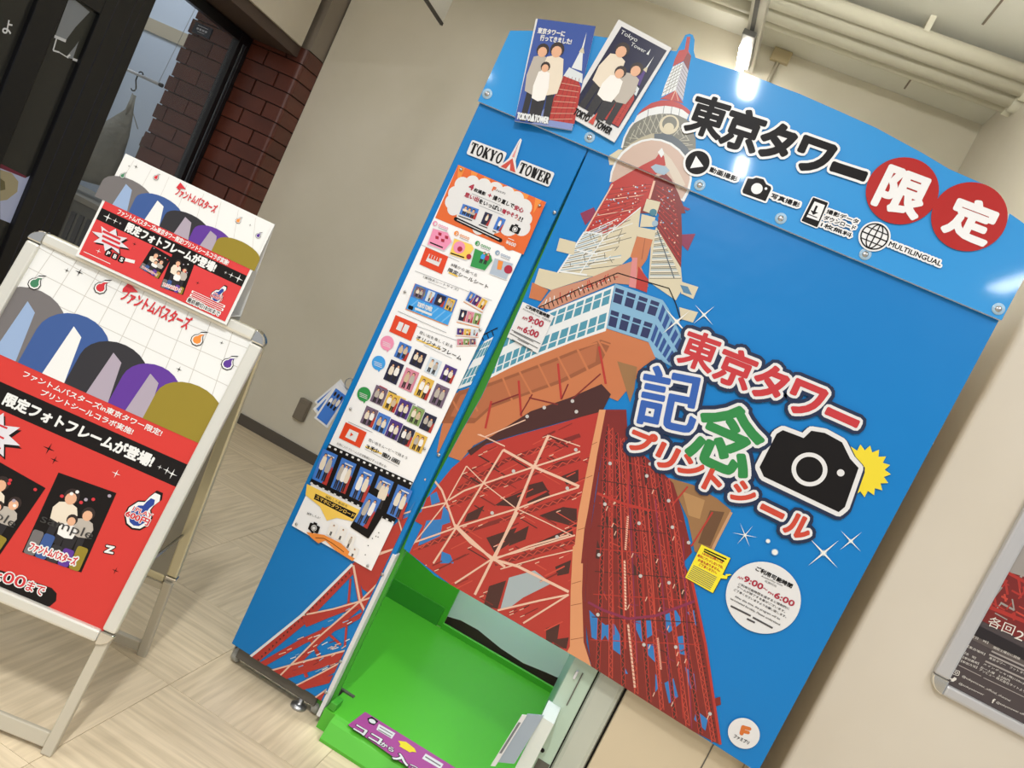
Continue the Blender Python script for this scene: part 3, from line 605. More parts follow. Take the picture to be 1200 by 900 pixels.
    P([(413, 661), (455, 622), (500, 580), (505, 590), (470, 650), (440, 700), (425, 690)], R1, 14)
    sky = [l((335, 470), (440, 450), (420, 560), (230, 640)), l((150, 715), (330, 640), (330, 690), (180, 740)), l((480, 310), (570, 260), (560, 385), (450, 420)), l((600, 370), (700, 380), (650, 480), (560, 540)), l((370, 600), (470, 560), (450, 640), (350, 660)), l((560, 560), (620, 480), (650, 490), (600, 620), (540, 630)), l((640, 230), (690, 250), (680, 320), (650, 300)),
           l((350, 730), (480, 700), (460, 750), (330, 790)), l((400, 820), (470, 800), (430, 850)), l((740, 130), (830, 100), (790, 180), (740, 170)), h((230, 540), (300, 520), (270, 600), (160, 640)), h((300, 650), (400, 640), (380, 740), (250, 800)), h((400, 560), (430, 600), (440, 660), (380, 680)), h((390, 830), (440, 850), (460, 900), (380, 900)), h((170, 740), (240, 720), (200, 780)), h((320, 500), (360, 480), (380, 540), (330, 560))]
    sky = [q for q in sky if max(p[0] for p in q) > 470]
    for q in sky: P(q, BL, 15)
    dk_ = [h((650, 750), (830, 690), (780, 790), (700, 840)), h((760, 520), (860, 480), (840, 570), (700, 560)), h((890, 540), (1010, 480), (1030, 510), (900, 570)), h((900, 440), (980, 420), (1010, 470), (880, 520)), h((800, 730), (900, 680), (880, 760), (780, 800)), h((900, 800), (1150, 690), (1160, 730), (940, 800)), h((960, 620), (1100, 570), (1180, 580), (1180, 690), (1000, 640)), h((540, 610), (640, 560), (600, 640), (520, 660)), h((1090, 390), (1190, 350), (1190, 420), (1120, 440)), n((0, 360), (60, 340), (50, 410), (0, 440)), n((30, 410), (100, 400), (90, 450), (40, 440)), n((40, 90), (110, 60), (100, 120), (50, 130)), h((1000, 340), (1090, 300), (1190, 290), (1100, 330))]
    for q in dk_: P(q, RD, 15)
    P(Z(400, 600, 3)((590, 230), (680, 205), (740, 250), (640, 300), (600, 330), (560, 340)), M('tower_paleglass', 'a9b6bb', .35), 16); P(Z(400, 600, 3)((520, 260), (580, 240), (550, 340), (500, 330)), RD, 16)
    for i in range(110):     # small truss bars and highlights over the face
        u, v = g.random(), g.random(); tl_, tr_ = lerp((560, 530), (470, 660), v), lerp((700, 485), (675, 780), v); p = lerp(tl_, tr_, u); ln = 10+18*g.random(); s_ = g.choice((-1, 1))
        LN([p, (p[0]+ln*.85, p[1]-ln*(.42 if s_ > 0 else -.5))], .8+.9*g.random(), [R3, R2_, RD, R3, R2_][i % 5], 17)
        if i % 2: LN([(p[0], p[1]), (p[0]+5, p[1]-2)], .9, PK, 18)
    for pts in (h((440, 560), (640, 470), (940, 370), (1200, 285)), h((250, 810), (490, 725), (840, 615), (1190, 495)), h((700, 905), (1000, 820), (1170, 770)), h((480, 470), (760, 300), (1000, 215), (1200, 150))):
        for p_, q_ in zip(pts, pts[1:]):
            dx, dy = q_[0]-p_[0], q_[1]-p_[1]; N = int(math.hypot(dx, dy)/5)
            LN([p_, q_], 4.6, R2_, 16.4)
            for j in range(N): c0 = lerp(p_, q_, j/N); c1 = lerp(p_, q_, (j+1)/N); sg = 2 if j % 2 else -2; LN([(c0[0], c0[1]+sg), (c1[0], c1[1]-sg)], 1., R3, 16.8)
    def chord(pts, wd, m=PK): LN(pts, wd, m, 19)
    for pts, wd in ((h((430, 530), (520, 475), (630, 435), (780, 385), (930, 335), (1070, 290), (1200, 245)), 1.8), (h((220, 780), (350, 735), (475, 690), (650, 635), (830, 580), (1000, 515), (1190, 455)), 1.8), (h((130, 620), (260, 580), (415, 545)), 1.6), (h((20, 850), (140, 805), (220, 780)), 1.6), (h((690, 870), (830, 835), (1000, 785), (1170, 735)), 1.7), (h((600, 145), (640, 160), (760, 110), (880, 60)), 1.2)):
        chord(pts, wd)
    for pts, wd in ((h((750, 235), (630, 435), (475, 690), (340, 900)), 2.2), (h((750, 235), (930, 335), (1060, 390), (1195, 450)), 3), (h((1015, 150), (930, 335), (830, 580), (700, 870)), 3), (h((475, 690), (560, 780), (690, 870), (760, 920)), 2.8), (h((535, 330), (415, 545), (220, 790)), 1.4), (h((535, 330), (640, 435), (820, 575)), 1.2), (h((830, 580), (1000, 660), (1150, 735)), 1.2), (h((350, 420), (390, 470), (420, 550), (470, 690)), 2.4), (h((610, 145), (760, 215)), 1.4), (h((1015, 150), (1200, 215)), 1.2), (h((290, 405), (330, 460)), 2), (h((130, 620), (170, 760)), 1.6)):
        chord(pts, wd)
    z4 = Z(400, 600, 3)
    for pts, wd in ((z4((400, 45), (530, 165), (620, 190), (800, 280)), 3), (z4((620, 0), (530, 170), (470, 290)), 3), (z4((800, 80), (660, 120), (540, 165)), 2), (z4((530, 165), (400, 250)), 2), (z4((800, 290), (700, 310), (550, 345)), 2.2), (z4((800, 290), (640, 390)), 2), (z4((830, 130), (700, 160), (560, 200)), 1.4)): chord(pts, wd)
    # left-hand foot on the side panel
    LN(l((62, 672), (330, 455), (600, 185)), 2.6, WH, 19); LN(l((78, 694), (338, 482), (606, 204)), 8.5, R1, 16)
    for i in range(26): q = lerp(l((100, 690)), l((600, 215)), i/26); P([(q[0], q[1]-1.8), (q[0]+2.2, q[1]-1), (q[0]+.4, q[1]+1.6)], RD, 20)
    for pts, wd in ((l((330, 455), (500, 420), (640, 380), (725, 350)), 1.7), (l((220, 770), (420, 570), (640, 380), (780, 240)), 1.7), (l((170, 745), (330, 700), (600, 630)), 1.7), (l((300, 825), (430, 760), (560, 690)), 1.5), (l((400, 890), (470, 840), (540, 770)), 1.5), (l((605, 190), (640, 380), (680, 460)), 2.6), (l((745, 125), (840, 98)), 1.6)): chord(pts, wd); LN([(p_[0]+1.5, p_[1]+3) for p_ in pts], 6.5, R1, 16)
    for pts, wd in ((l((120, 715), (340, 590), (560, 490)), 6), (l((350, 500), (470, 450), (600, 400)), 7), (l((420, 560), (560, 500), (690, 430)), 5), (l((230, 780), (420, 720), (600, 660)), 6), (l((330, 830), (450, 800), (520, 780)), 7), (l((640, 200), (720, 260), (800, 190)), 6), (l((660, 300), (760, 230), (830, 150)), 6), (l((590, 260), (560, 620)), 2.6), (l((370, 560), (440, 700)), 4), (l((440, 520), (540, 610)), 3), (l((330, 700), (360, 780)), 4), (l((640, 480), (600, 620)), 1.6), (l((650, 260), (700, 340)), 3), (l((500, 780), (480, 860)), 3)): LN(pts, wd, R1, 17)
    for i in range(46):
        q = lerp(lerp(l((120, 700)), l((640, 330)), g.random()), l((520, 800)), g.random()*.8); LN([q, (q[0]+4+4*g.random(), q[1]-2-2*g.random())], .9, [PK, LB, WH, R2_][i % 4], 18)
    # salmon pillar
    P(k((312, 0), (350, 0), (300, 260), (245, 600), (225, 700), (205, 900), (160, 900), (170, 780), (190, 600), (230, 400), (270, 200)), SA, 20); P(n((118, 0), (165, 0), (158, 200), (165, 420), (200, 530), (165, 510), (90, 468), (105, 440), (108, 200)), SA, 20)
    P(k((350, 0), (378, 0), (330, 240), (290, 480), (262, 700), (240, 900), (205, 900), (225, 700), (245, 600), (300, 260)), R2_, 20); P(n((165, 0), (183, 0), (172, 240), (178, 420), (205, 535), (165, 420), (158, 200)), R2_, 20)
    for p, q in (((268, 205), (300, 190)), ((236, 400), (272, 385)), ((185, 705), (232, 690))): LN(k(p, q), .7, ORD, 21)
    for p, q in (((112, 165), (155, 152)), ((108, 260), (157, 250)), ((108, 410), (164, 400))): LN(n(p, q), .7, ORD, 21)
    # right face
    P(k((372, 0), (470, 0), (480, 190), (600, 290), (745, 430), (800, 600), (855, 835), (800, 900), (210, 900), (262, 700), (330, 240)), R2_, 17)
    P(n((183, 0), (570, 0), (640, 150), (690, 400), (765, 872), (600, 790), (330, 625), (200, 535), (170, 300)), R2_, 17)
    P(k((720, 400), (860, 440), (1000, 520), (1085, 590), (1000, 760), (950, 870), (870, 830), (830, 640)), TAN, 16); P(k((960, 590), (1045, 600), (960, 800), (890, 780)), M('tower_brown', '6b4a30', .35), 18); P(k((800, 480), (930, 530), (900, 640), (835, 620)), M('tower_tanlight', 'b58a5a', .35), 18)
    LN(k((1085, 600), (1000, 765), (955, 860)), 3.4, M('tower_tanedge', 'c69a74', .35), 19); LN(k((975, 600), (850, 800)), 2, R1, 19); LN(k((830, 450), (730, 570)), 2, R1, 19)
    bl = [n((190, 280), (240, 330), (280, 360), (240, 420), (200, 400)), n((240, 350), (300, 340), (340, 420), (345, 490), (290, 450)), n((380, 330), (470, 320), (480, 380), (420, 420)), n((430, 430), (470, 430), (490, 520), (450, 480)), n((500, 310), (570, 280), (600, 330), (540, 380)), n((520, 600), (560, 580), (580, 660), (540, 690)), n((610, 530), (650, 560), (660, 640), (630, 620)), n((560, 400), (610, 390), (620, 480), (580, 470)), n((620, 290), (650, 280), (660, 350)), n((340, 520), (360, 560), (330, 560)), n((660, 720), (710, 760), (700, 810), (650, 760)), n((480, 560), (510, 600), (480, 640))]
    for q in bl: P(q, BL, 18)
    for q in (k((330, 620), (420, 640), (450, 720), (400, 760)), k((420, 480), (470, 560), (400, 580)), k((500, 560), (600, 600), (560, 640)), k((640, 420), (700, 560), (660, 540)), k((300, 760), (340, 880), (290, 870)), n((370, 60), (420, 120), (380, 130)), n((560, 200), (620, 180), (600, 230))): P(q, RD, 18)
    tops = [k(q) for q in ((355, 60), (365, 100), (380, 100), (420, 120), (450, 170), (480, 300), (560, 310), (620, 380))]
    def ladder(p, q, wd, m, m2, ly, step=5.):
        dx, dy = q[0]-p[0], q[1]-p[1]; L_ = math.hypot(dx, dy); ux, uy = dx/L_, dy/L_; nx, ny = -uy*wd/2, ux*wd/2
        LN([p, q], wd, m2, ly)
        for sg in (-1, 1): LN([(p[0]+nx*sg, p[1]+ny*sg), (q[0]+nx*sg, q[1]+ny*sg)], .8, m, ly+.5)
        N = max(2, int(L_/step))
        for j in range(N):
            a0, a1 = j/N, (j+1)/N; sg = 1 if j % 2 else -1; LN([(p[0]+dx*a0+nx*sg, p[1]+dy*a0+ny*sg), (p[0]+dx*a1-nx*sg, p[1]+dy*a1-ny*sg)], .7, m, ly+.5)
    for i in range(10):
        t = (i+.4)/10; p = lerp(k((350, 80)), k((740, 430)), t**1.3); q = lerp(n((205, 530)), n((770, 880)), t); ladder(p, q, 4.2, [R1, R3][i % 2], [RD, R2_][i % 2], 19)
    for i in range(9):
        t = (i+.3)/9; p = lerp(k((355, 120)), k((840, 800)), t); q = lerp(n((183, 250)), n((640, 800)), min(1, t+.22)); LN([p, q], 1.2, [R1, R3, PUR][i % 3], 20)
        p = lerp(k((330, 240)), n((190, 480)), t); q = lerp(k((600, 300)), n((700, 500)), t); LN([p, q], 1., [R1, RD][i % 2], 20)
    for i in range(70):
        t, v = g.random(), g.random(); p = lerp(lerp(k((350, 80)), k((740, 430)), t**1.3), lerp(n((205, 530)), n((770, 880)), t), .1+.85*v); dx = 14*g.random()-2; LN([p, (p[0]+dx, p[1]+8-16*g.random())], .9, [R1, R3, PUR, RD][i % 4], 20)
        if i % 3 == 0: LN([p, (p[0]-2, p[1]+5)], 1, PK, 21)
    LN(n((185, 245), (250, 280), (360, 318), (480, 305), (600, 260), (655, 240)), 3, PUR, 21); LN(k((300, 490), (450, 550), (610, 590)), 3, R1, 21); LN(k((480, 560), (480, 300)), 2, R1, 21)
    for pts in (k((480, 620), (465, 820)), n((345, 60), (350, 280)), n((360, 340), (390, 620)), n((490, 400), (505, 540))):
        LN(pts, 2.4, PK, 21)
        for j in range(16): q = lerp(pts[0], pts[1], j/16); LN([(q[0]-1.4, q[1]), (q[0]+1.4, q[1]+1.2)], .9, R1, 22)
    LN(n((640, 150), (700, 430), (765, 870)), 3.2, R1, 21)
    for j in range(30): q = lerp(n((650, 250)), n((750, 850)), j/30); P([(q[0]-1.5, q[1]), (q[0]+1, q[1]+1), (q[0]-1, q[1]+3)], RD, 22)
    P(n((730, 670), (765, 660), (768, 695), (735, 705)), R2_, 21)
    for q in (k((375, 315)), k((345, 553)), k((310, 850)), k((718, 533)), k((590, 388)), k((740, 688)), k((835, 778)), k((545, 665)), k((610, 318)), n((415, 130)), n((540, 160)), n((228, 300)), n((430, 432)), n((570, 442)), n((720, 735)), d((955, 700)), d((978, 762)), d((790, 738)), d((690, 790)), h((1175, 235)), h((810, 360)), h((1125, 460)), h((685, 605)), h((1065, 745))): S.circ(q, 2.2, M('tower_lamp', 'c9c6c4', .35), 23, 8)

LY0 = Sheet.LY; Sheet.LY = .00012; Sheet.mod = 61
sl = Sheet((0, 0, 0), (1, 0, 0), (0, 0, 1), .0004, [(0, -1, -(HZ+.001)), (-1, 0, -(XS-.0125)), (0, 1, .0725)])
tower(sl); sl.build('tower_print', left_panel)
# curtain: the print stops at the wavy edge and the lower hem
mbc = None
for (i, j, xa_, xb_) in ((0, 3, .3655, bot[3][0]), (3, 5, bot[3][0], bot[5][0]), (5, 8, bot[5][0], 2.)):
    ax, az = bot[i]; bx_, bz = bot[j]; nx, nz = -(bz-az), (bx_-ax)
    sc = Sheet((0, 0, 0), (1, 0, 0), (0, 0, 1), .0004, [(1, 0, xa_), (-1, 0, -xb_), (0, -1, -(HZ+.001)), (nx, nz, nx*ax+nz*(az+.0005))])
    if mbc: sc.mb = mbc
    mbc = sc.mb; tower(sc)
# narrow strip between the wavy edge and the main print
for i in range(len(lf)-1):
    (xa, za_), (xb, zb) = lf[i], lf[i+1]; nx, nz = (za_-zb), -(xa-xb); nx, nz = (nx, nz) if nx > 0 else (-nx, -nz)
    st_ = Sheet((0, 0, 0), (1, 0, 0), (0, 0, 1), .0004, [(-1, 0, -.3656), (0, -1, -min(za_, HZ)), (0, 1, zb), (nx, nz, nx*xa+nz*za_+.0012*nx)]); st_.mb = sc.mb; tower(st_)
sc.build('tower_print', curtain)
sh_ = Sheet((0, -.014, 0), (1, 0, 0), (0, 0, 1), .0006, [(0, 1, HZ+.0005)]); tower(sh_); sh_.build('tower_print', header)
Sheet.LY = LY0; Sheet.mod = 199

# ---- header lettering and pictograms
H = Sheet((0, -.014, 0), (1, 0, 0), (0, 0, 1), .0036)
c_bk, c_wt = M('header_black', '100d0e', .45, coat=.14, spec=.15), M('header_white', 'e8e9eb', .4, coat=.4, spec=.3); c_rd = M('header_red', 'ac1a1a', .4, coat=.4, spec=.25)
for ch, c, wd, h_, th in (('東', (828, 137), 42, 45, 17), ('京', (869, 152.5), 42, 46, 18), ('タ', (909, 166), 36, 40, 19), ('ワ', (952.5, 183), 38, 37, 20), ('ー', (994, 201), 39, 8, 18)):
    k_ = 45/h_
    bo = {'東': .036, '京': .046}.get(ch, .058); C4(H, ch, c, wd, h_, th, c_bk, 5, bo*k_, (((bo+.068)*k_, c_wt),))
H.build('title_lettering', header)
H = Sheet((0, -.014, 0), (1, 0, 0), (0, 0, 1), .0036)
H.circ((1057, 223.7), 41, c_rd, 1, 48); C4(H, '限', (1056, 224.6), 53, 50, 21, c_wt, 3, .05); H.circ((1135.5, 254), 42.6, c_rd, 1, 48); C4(H, '定', (1136.5, 256.5), 52, 48, 21, c_wt, 3, .055)
H.build('limited_badge', header)
H = Sheet((0, -.014, 0), (1, 0, 0), (0, 0, 1), .0036); z8 = Z(790, 150, 8); z6 = Z(880, 170, 6)
H.circ(z8((218, 325)), 16.6, c_wt, 1); H.circ(z8((218, 325)), 14, c_bk, 2); H.P(z8((205, 262), (275, 362), (150, 378)), c_wt, 3)
H.T('動画撮影', z8((326, 410)), z8((582, 505)), 6, c_bk, 4, .045, ((.42, c_wt),))
cam_ = z8((640, 590), (690, 472), (735, 478), (770, 465), (838, 482), (862, 528), (905, 550), (910, 572), (856, 688), (645, 612))
H.P(cam_, c_bk, 3); H.line(cam_, 4.5, c_wt, 2, True, True); H.circ(z8((775, 570)), 6.6, c_wt, 4); H.circ(z8((860, 570)), 1.6, c_wt, 4)
H.T('写真撮影', z8((903, 655)), z8((1165, 748)), 6, c_bk, 4, .045, ((.42, c_wt),))
ph = z6((440, 375), (535, 410), (462, 572), (362, 530)); H.P(ph, c_bk, 2.6); H.line(ph, 5, c_wt, 1.6, True, True); H.line(ph, 2, c_bk, 2.6, True, True); H.P(z6((447, 397), (520, 424), (475, 535), (390, 505)), c_wt, 4)
H.line(z6((463, 428), (444, 470)), 2.6, c_bk, 5); H.P(z6((418, 458), (472, 478), (436, 492)), c_bk, 5); H.line(z6((398, 486), (465, 512)), 1, c_bk, 5)
for t_, p_, q_ in (('撮影データ', (528, 480), (748, 556)), ('ダウンロード', (508, 522), (728, 600)), ('1枚無料', (488, 572), (700, 652))): H.T(t_, z6(p_), z6(q_), 5.4, c_bk, 4, .045, ((.40, c_wt),))
gc = z6((868, 643)); H.circ(gc, 18.2, c_wt, 1, 36); H.ring(gc, 14.6, 16.2, c_bk, 3)
q0 = H.loc(gc); sk = H.scale(gc)
def garc(fx, fy, n_=16): return [(q0[0]+15*sk*fx(t), q0[1]+15*sk*fy(t)) for t in [math.pi*(i/n_) for i in range(n_+1)]]
H.lineL([(q0[0], q0[1]-15*sk), (q0[0], q0[1]+15*sk)], 1.5*sk, c_bk, 3); H.lineL([(q0[0]-15*sk, q0[1]), (q0[0]+15*sk, q0[1])], 1.5*sk, c_bk, 3)
for sg in (-.5, .5): H.lineL(garc(lambda t: sg*math.sin(t), lambda t: math.cos(t)), 1.4*sk, c_bk, 3)
for yy in (-.5, .5): H.lineL([(q0[0]-13*sk, q0[1]+15*sk*yy), (q0[0]+13*sk, q0[1]+15*sk*yy)], 1.2*sk, c_bk, 3)
z5 = Z(1000, 180, 6); H.T('MULTILINGUAL', z5((245, 648)), z5((608, 792)), 6, c_bk, 4, .04, ((.42, c_wt),))
H.build('pictogram_row', header)

# ---- big product title on the curtain
K = Sheet((0, 0, 0), (1, 0, 0), (0, 0, 1), .0042)
p_red, p_red2, p_blue, p_grn = M('print_titlered', 'c8343a', .35), M('print_orangered', 'cf4632', .35), M('print_titleblue', '2f5fb4', .35), M('print_titlegreen', '2b8a45', .35)
for ch, c, wd, h_, th, m_ in (('東', (819.5, 411), 41, 43, 20, p_red), ('京', (861.7, 431), 42, 43, 22, p_red), ('タ', (902, 448), 36, 40, 22, p_red), ('ワ', (944, 467.5), 38, 38, 23, p_red), ('ー', (986.7, 489), 38, 6.5, 24, p_red),
                              ('記', (785, 467), 68, 70, 12, p_blue), ('念', (853, 512), 76, 78, 24, p_grn)):
    s0 = {'記': 68, '念': 76}.get(ch, 42)/h_; e0 = .6 if h_ > 60 else 1
    bo = {'記': .024, '念': .036, '東': .030, '京': .040}.get(ch, .05); C4(K, ch, c, wd, h_, th, m_, 6, bo*s0, (((bo+.085*e0)*s0, c_white), ((bo+.19*e0)*s0, c_navy)))
for ch, c, wd, h_, th in (('プ', (753, 517.6), 28, 25, 22), ('リ', (781, 535), 22, 27, 26), ('ン', (810.6, 546.5), 26, 22, 24), ('ト', (837, 562.5), 18, 27, 26), ('シ', (871.6, 577), 26, 24, 26), ('ー', (905, 599), 27, 4.5, 26), ('ル', (936, 616), 28, 26, 26)):
    s0 = 26/h_; C4(K, ch, c, wd, h_, th, p_red2, 6, .065*s0, ((.19*s0, c_white), (.36*s0, c_navy)))
K.build('product_title', curtain)
K = Sheet((0, 0, 0), (1, 0, 0), (0, 0, 1), .0042); z3 = Z(800, 300, 3)
sun = K.loc(z3((632, 755))); kk = K.scale(z3((632, 755)))
K.L([(sun[0]+kk*(32 if i % 2 == 0 else 25)*math.cos(math.pi*i/18), sun[1]+kk*(32 if i % 2 == 0 else 25)*math.sin(math.pi*i/18)) for i in range(36)], c_yel, 1)
cb = z3((270, 742), (330, 625), (352, 612), (405, 632), (425, 640), (452, 614), (500, 622), (560, 655), (588, 712), (618, 745), (570, 882), (548, 900), (285, 775))
K.line([(p[0]-.5, p[1]+2) for p in cb], 16, c_navy, 2, True, True); K.line(cb, 11, c_white, 3, True, True); K.P(cb, c_black, 4)
K.ring(z3((445, 750)), 15.3, 20.4, c_white, 5, 40); K.circ(z3((555, 762)), 4.3, c_white, 5)
K.build('camera_emblem', curtain)
glow = M('print_sparkle', 'f4f3ee', .35); halo = M('print_sparklehalo', '8cb8dc', .35)
for p, r, n_, rot in (((873, 627), 15, 6, .3), ((965, 648), 24, 4, 1.2), ((997, 634), 17, 4, 1.2), ((793, 377), 22, 4, 1.15), ((825, 369), 16, 4, 1.15), ((900, 634), 0, 2.2, 0), ((908, 647), 0, 3.2, 0)):
    K = Sheet((0, 0, 0), (1, 0, 0), (0, 0, 1), .0042)
    if r: K.circ(p, r*.16, halo, 1, 14); K.star(p, r, glow, 2, rot, .07, n_); K.circ(p, r*.1, glow, 3, 10)
    else: K.circ(p, n_*1.3, halo, 1, 16); K.circ(p, n_, glow, 2, 14)
    K.build('sparkle', curtain)
# round opening-hours disc
K = Sheet((0, 0, 0), (1, 0, 0), (0, 0, 1), .0042); zc = Z(840, 640, 8.183); p_crim = M('print_crimson', 'b01c3c', .4); p_txt = M('print_textgrey', '4c484a', .45)
K.circ(zc((443, 494)), 43, c_white, 1, 56)
K.T('ご利用可能時間', zc((368, 228)), zc((712, 404)), 5.6, c_black, 3, .05)
K.T('Availability time', zc((422, 296)), zc((625, 388)), 2.8, p_txt, 3); K.T('可用时间', zc((455, 342)), zc((565, 396)), 3, p_txt, 3)
K.T('AM', zc((195, 302)), zc((245, 325)), 2.8, p_crim, 3, .03); K.T('9:00', zc((252, 332)), zc((428, 418)), 7.2, p_crim, 3, .05); K.T('〜', zc((440, 405)), zc((482, 425)), 1.6, p_crim, 3, .1); K.T('PM', zc((488, 450)), zc((535, 475)), 2.8, p_crim, 3, .03); K.T('6:00', zc((545, 487)), zc((728, 580)), 7.2, p_crim, 3, .05)
for t_, p_, q_, h_ in (('ご利用可能時間を過ぎると強制的に', (203, 368), (690, 612), 3), ('ゲームが終了する事がございます。', (190, 396), (652, 640), 3), ('ご了承くださいますようお願い致します。', (160, 424), (662, 690), 3), ('After this time, the program will be', (168, 492), (600, 712), 3.1), ('terminated forcibly. Please understand.', (125, 512), (605, 768), 3.1)): K.T(t_, zc(p_), zc(q_), h_, p_txt, 3, .02)
K.line(zc((133, 572), (325, 668)), 2.2, p_txt, 3); K.line(zc((345, 682), (535, 785)), 2.2, p_txt, 3); K.line(zc((288, 695), (365, 733)), 2.2, p_txt, 3)
K.build('opening_hours_disc', curtain)
K = Sheet((0, 0, 0), (1, 0, 0), (0, 0, 1), .0042); zl = Z(800, 600, 3); p_or = M('print_orange', 'd9742e', .4)
K.circ(zl((215, 778)), 18.3, c_white, 1, 40); K.line(zl((207, 778), (213, 756), (235, 762)), 4.4, p_or, 2, False, True); K.line(zl((207, 778), (213, 756)), 5, p_or, 2, False, True); K.line(zl((211, 770), (230, 775)), 4.2, p_or, 2, False, True)
K.T('ファミプリ', zl((178, 792)), zl((230, 818)), 5, c_black, 3, .03); K.build('maker_badge', curtain)
# yellow notice with a pointing hand
K = Sheet((0, 0, 0), (1, 0, 0), (0, 0, 1), .0042); zy = Z(800, 600, 7.5); p_no = M('notice_yellow', 'eadb2a', .4); p_rd = M('notice_red', 'b4481e', .4)
q = zy((165, 285), (420, 405), (350, 550), (375, 560), (380, 545), (420, 545), (430, 552), (395, 562), (388, 588), (335, 582), (265, 712), (22, 575)); K.P([(p[0]+.5, p[1]+.6) for p in q], c_black, 1); K.P(q, p_no, 2)
for t_, p_, q_ in (('18:00以降には', (170, 372), (350, 455)), ('絶対にプレイしないでね、', (128, 388), (352, 500)), ('お金も戻りません。', (132, 428), (325, 525)), ('ご了承ください。', (140, 468), (295, 545))): K.T(t_, zy(p_), zy(q_), 3.4, p_rd, 3, .04)
for i in range(2): K.line(zy((190-5*i, 325+18*i), (385-20*i, 415+18*i)), 1.6, c_black, 3)
for i in range(8): K.line(zy((95-8*i, 468+14*i), (300-8*i, 575+15*i)), .8, MATS['print_grey'], 3)
K.build('yellow_notice', curtain)

# ---- TOKYO TOWER logo on the side panel
def slab(fr, ch, m, ly, w_):
    L_ = lambda *p, t=.16: fr.line(p, t, m, ly)
    def O(): 
        N = 20
        for i in range(N):
            a, b_ = 2*math.pi*i/N, 2*math.pi*(i+1)/N
            fr.poly([(.5+r[0]*math.cos(t), .5+r[1]*math.sin(t)) for r, t in (((.24, .38), a), ((.5, .53), a), ((.5, .53), b_), ((.24, .38), b_))], m, ly)
    V = .22
    if ch == 'O': O()
    if ch == 'T': L_((.5, .05), (.5, .95), t=V); L_((0, .95), (1, .95), t=.1); L_((.04, 1), (.04, .72), t=.08); L_((.96, 1), (.96, .72), t=.08); L_((.25, .04), (.75, .04), t=.08)
    if ch == 'K': L_((.22, 0), (.22, 1), t=V); L_((.3, .42), (.85, .97), t=.1); L_((.42, .55), (.85, .02), t=V); L_((0, .04), (.44, .04), t=.08); L_((0, .96), (.44, .96), t=.08); L_((.64, .96), (1, .96), t=.08); L_((.62, .04), (1.04, .04), t=.08)
    if ch == 'Y': L_((.5, .04), (.5, .45), t=V); L_((.5, .42), (.18, .96), t=V); L_((.5, .42), (.84, .96), t=.1); L_((0, .96), (.4, .96), t=.08); L_((.64, .96), (1, .96), t=.08); L_((.28, .04), (.72, .04), t=.08)
    if ch == 'W': L_((.1, .96), (.3, .03), t=V*.9); L_((.3, .03), (.5, .85), t=.09); L_((.46, .92), (.68, .03), t=V*.9); L_((.68, .03), (.9, .96), t=.09); L_((-.02, .96), (.26, .96), t=.08); L_((.36, .96), (.6, .96), t=.08); L_((.78, .96), (1.02, .96), t=.08)
    if ch == 'E': L_((.25, 0), (.25, 1), t=V); L_((0, .95), (.9, .95), t=.1); L_((0, .05), (.95, .05), t=.1); L_((.3, .5), (.65, .5), t=.1); L_((.9, 1), (.9, .7), t=.1); L_((.93, 0), (.93, .32), t=.1); L_((.65, .36), (.65, .64), t=.08)
    if ch == 'R': L_((.22, 0), (.22, 1), t=V); L_((0, .95), (.6, .95), t=.1); L_((.3, .48), (.6, .48), t=.1); L_((.58, .93), (.74, .85), (.78, .72), (.74, .58), (.58, .5), t=V*.8); L_((.5, .48), (.85, .04), t=V); L_((0, .04), (.44, .04), t=.08); L_((.72, .04), (1.05, .04), t=.08)
def logo(sh, pA, pB, qA, qB, h_, spire, outline, m, ly=4):
    for word, a, b in (('TOKYO', pA, pB), ('TOWER', qA, qB)):
        fr = sh.frame(a, b, h_)
        if outline: fr.rrect(-.045, -.2, 1.045, 1.2, .2, c_white, ly-2)
        for i, ch in enumerate(word): slab(fr.sub(i*.2+.012, 0, i*.2+.188, 1), ch, m, ly, 1)
    base, top_, br_ = spire
    if outline: sh.P([(top_[0]-1.6, top_[1]+.5), (top_[0]+.4, top_[1]-2), (top_[0]+2, top_[1]), lerp(br_, base, .2), lerp(base, br_, .2)], c_white, ly-2); sh.P([(base[0]-2.5, base[1]+.5), lerp(lerp(base, br_, .5), top_, .55), (br_[0]+2, br_[1]+2)], c_white, ly-2)
    mid = lerp(base, br_, .5)
    sh.P([base, lerp(mid, top_, .38), br_], R3, ly); sh.P([lerp(base, mid, .75), lerp(mid, top_, .2), lerp(br_, mid, .75)], c_white, ly+1)
    sh.P([lerp(lerp(base, mid, .75), top_, .42), lerp(lerp(br_, mid, .75), top_, .42), lerp(mid, top_, .8)], M('logo_pink', 'd89090', .4), ly+1); sh.P([lerp(lerp(base, mid, .9), top_, .7), lerp(lerp(br_, mid, .9), top_, .7), top_], R3, ly+2)
Q = Sheet((0, 0, 0), (1, 0, 0), (0, 0, 1), .0036); zi = Z(480, 150, 6)
logo(Q, zi((414, 172)), zi((640, 258)), zi((757, 312)), zi((975, 398)), 12.2, (zi((640, 272)), zi((778, 85)), zi((745, 315))), True, c_black)
Q.build('tower_logo', left_panel)
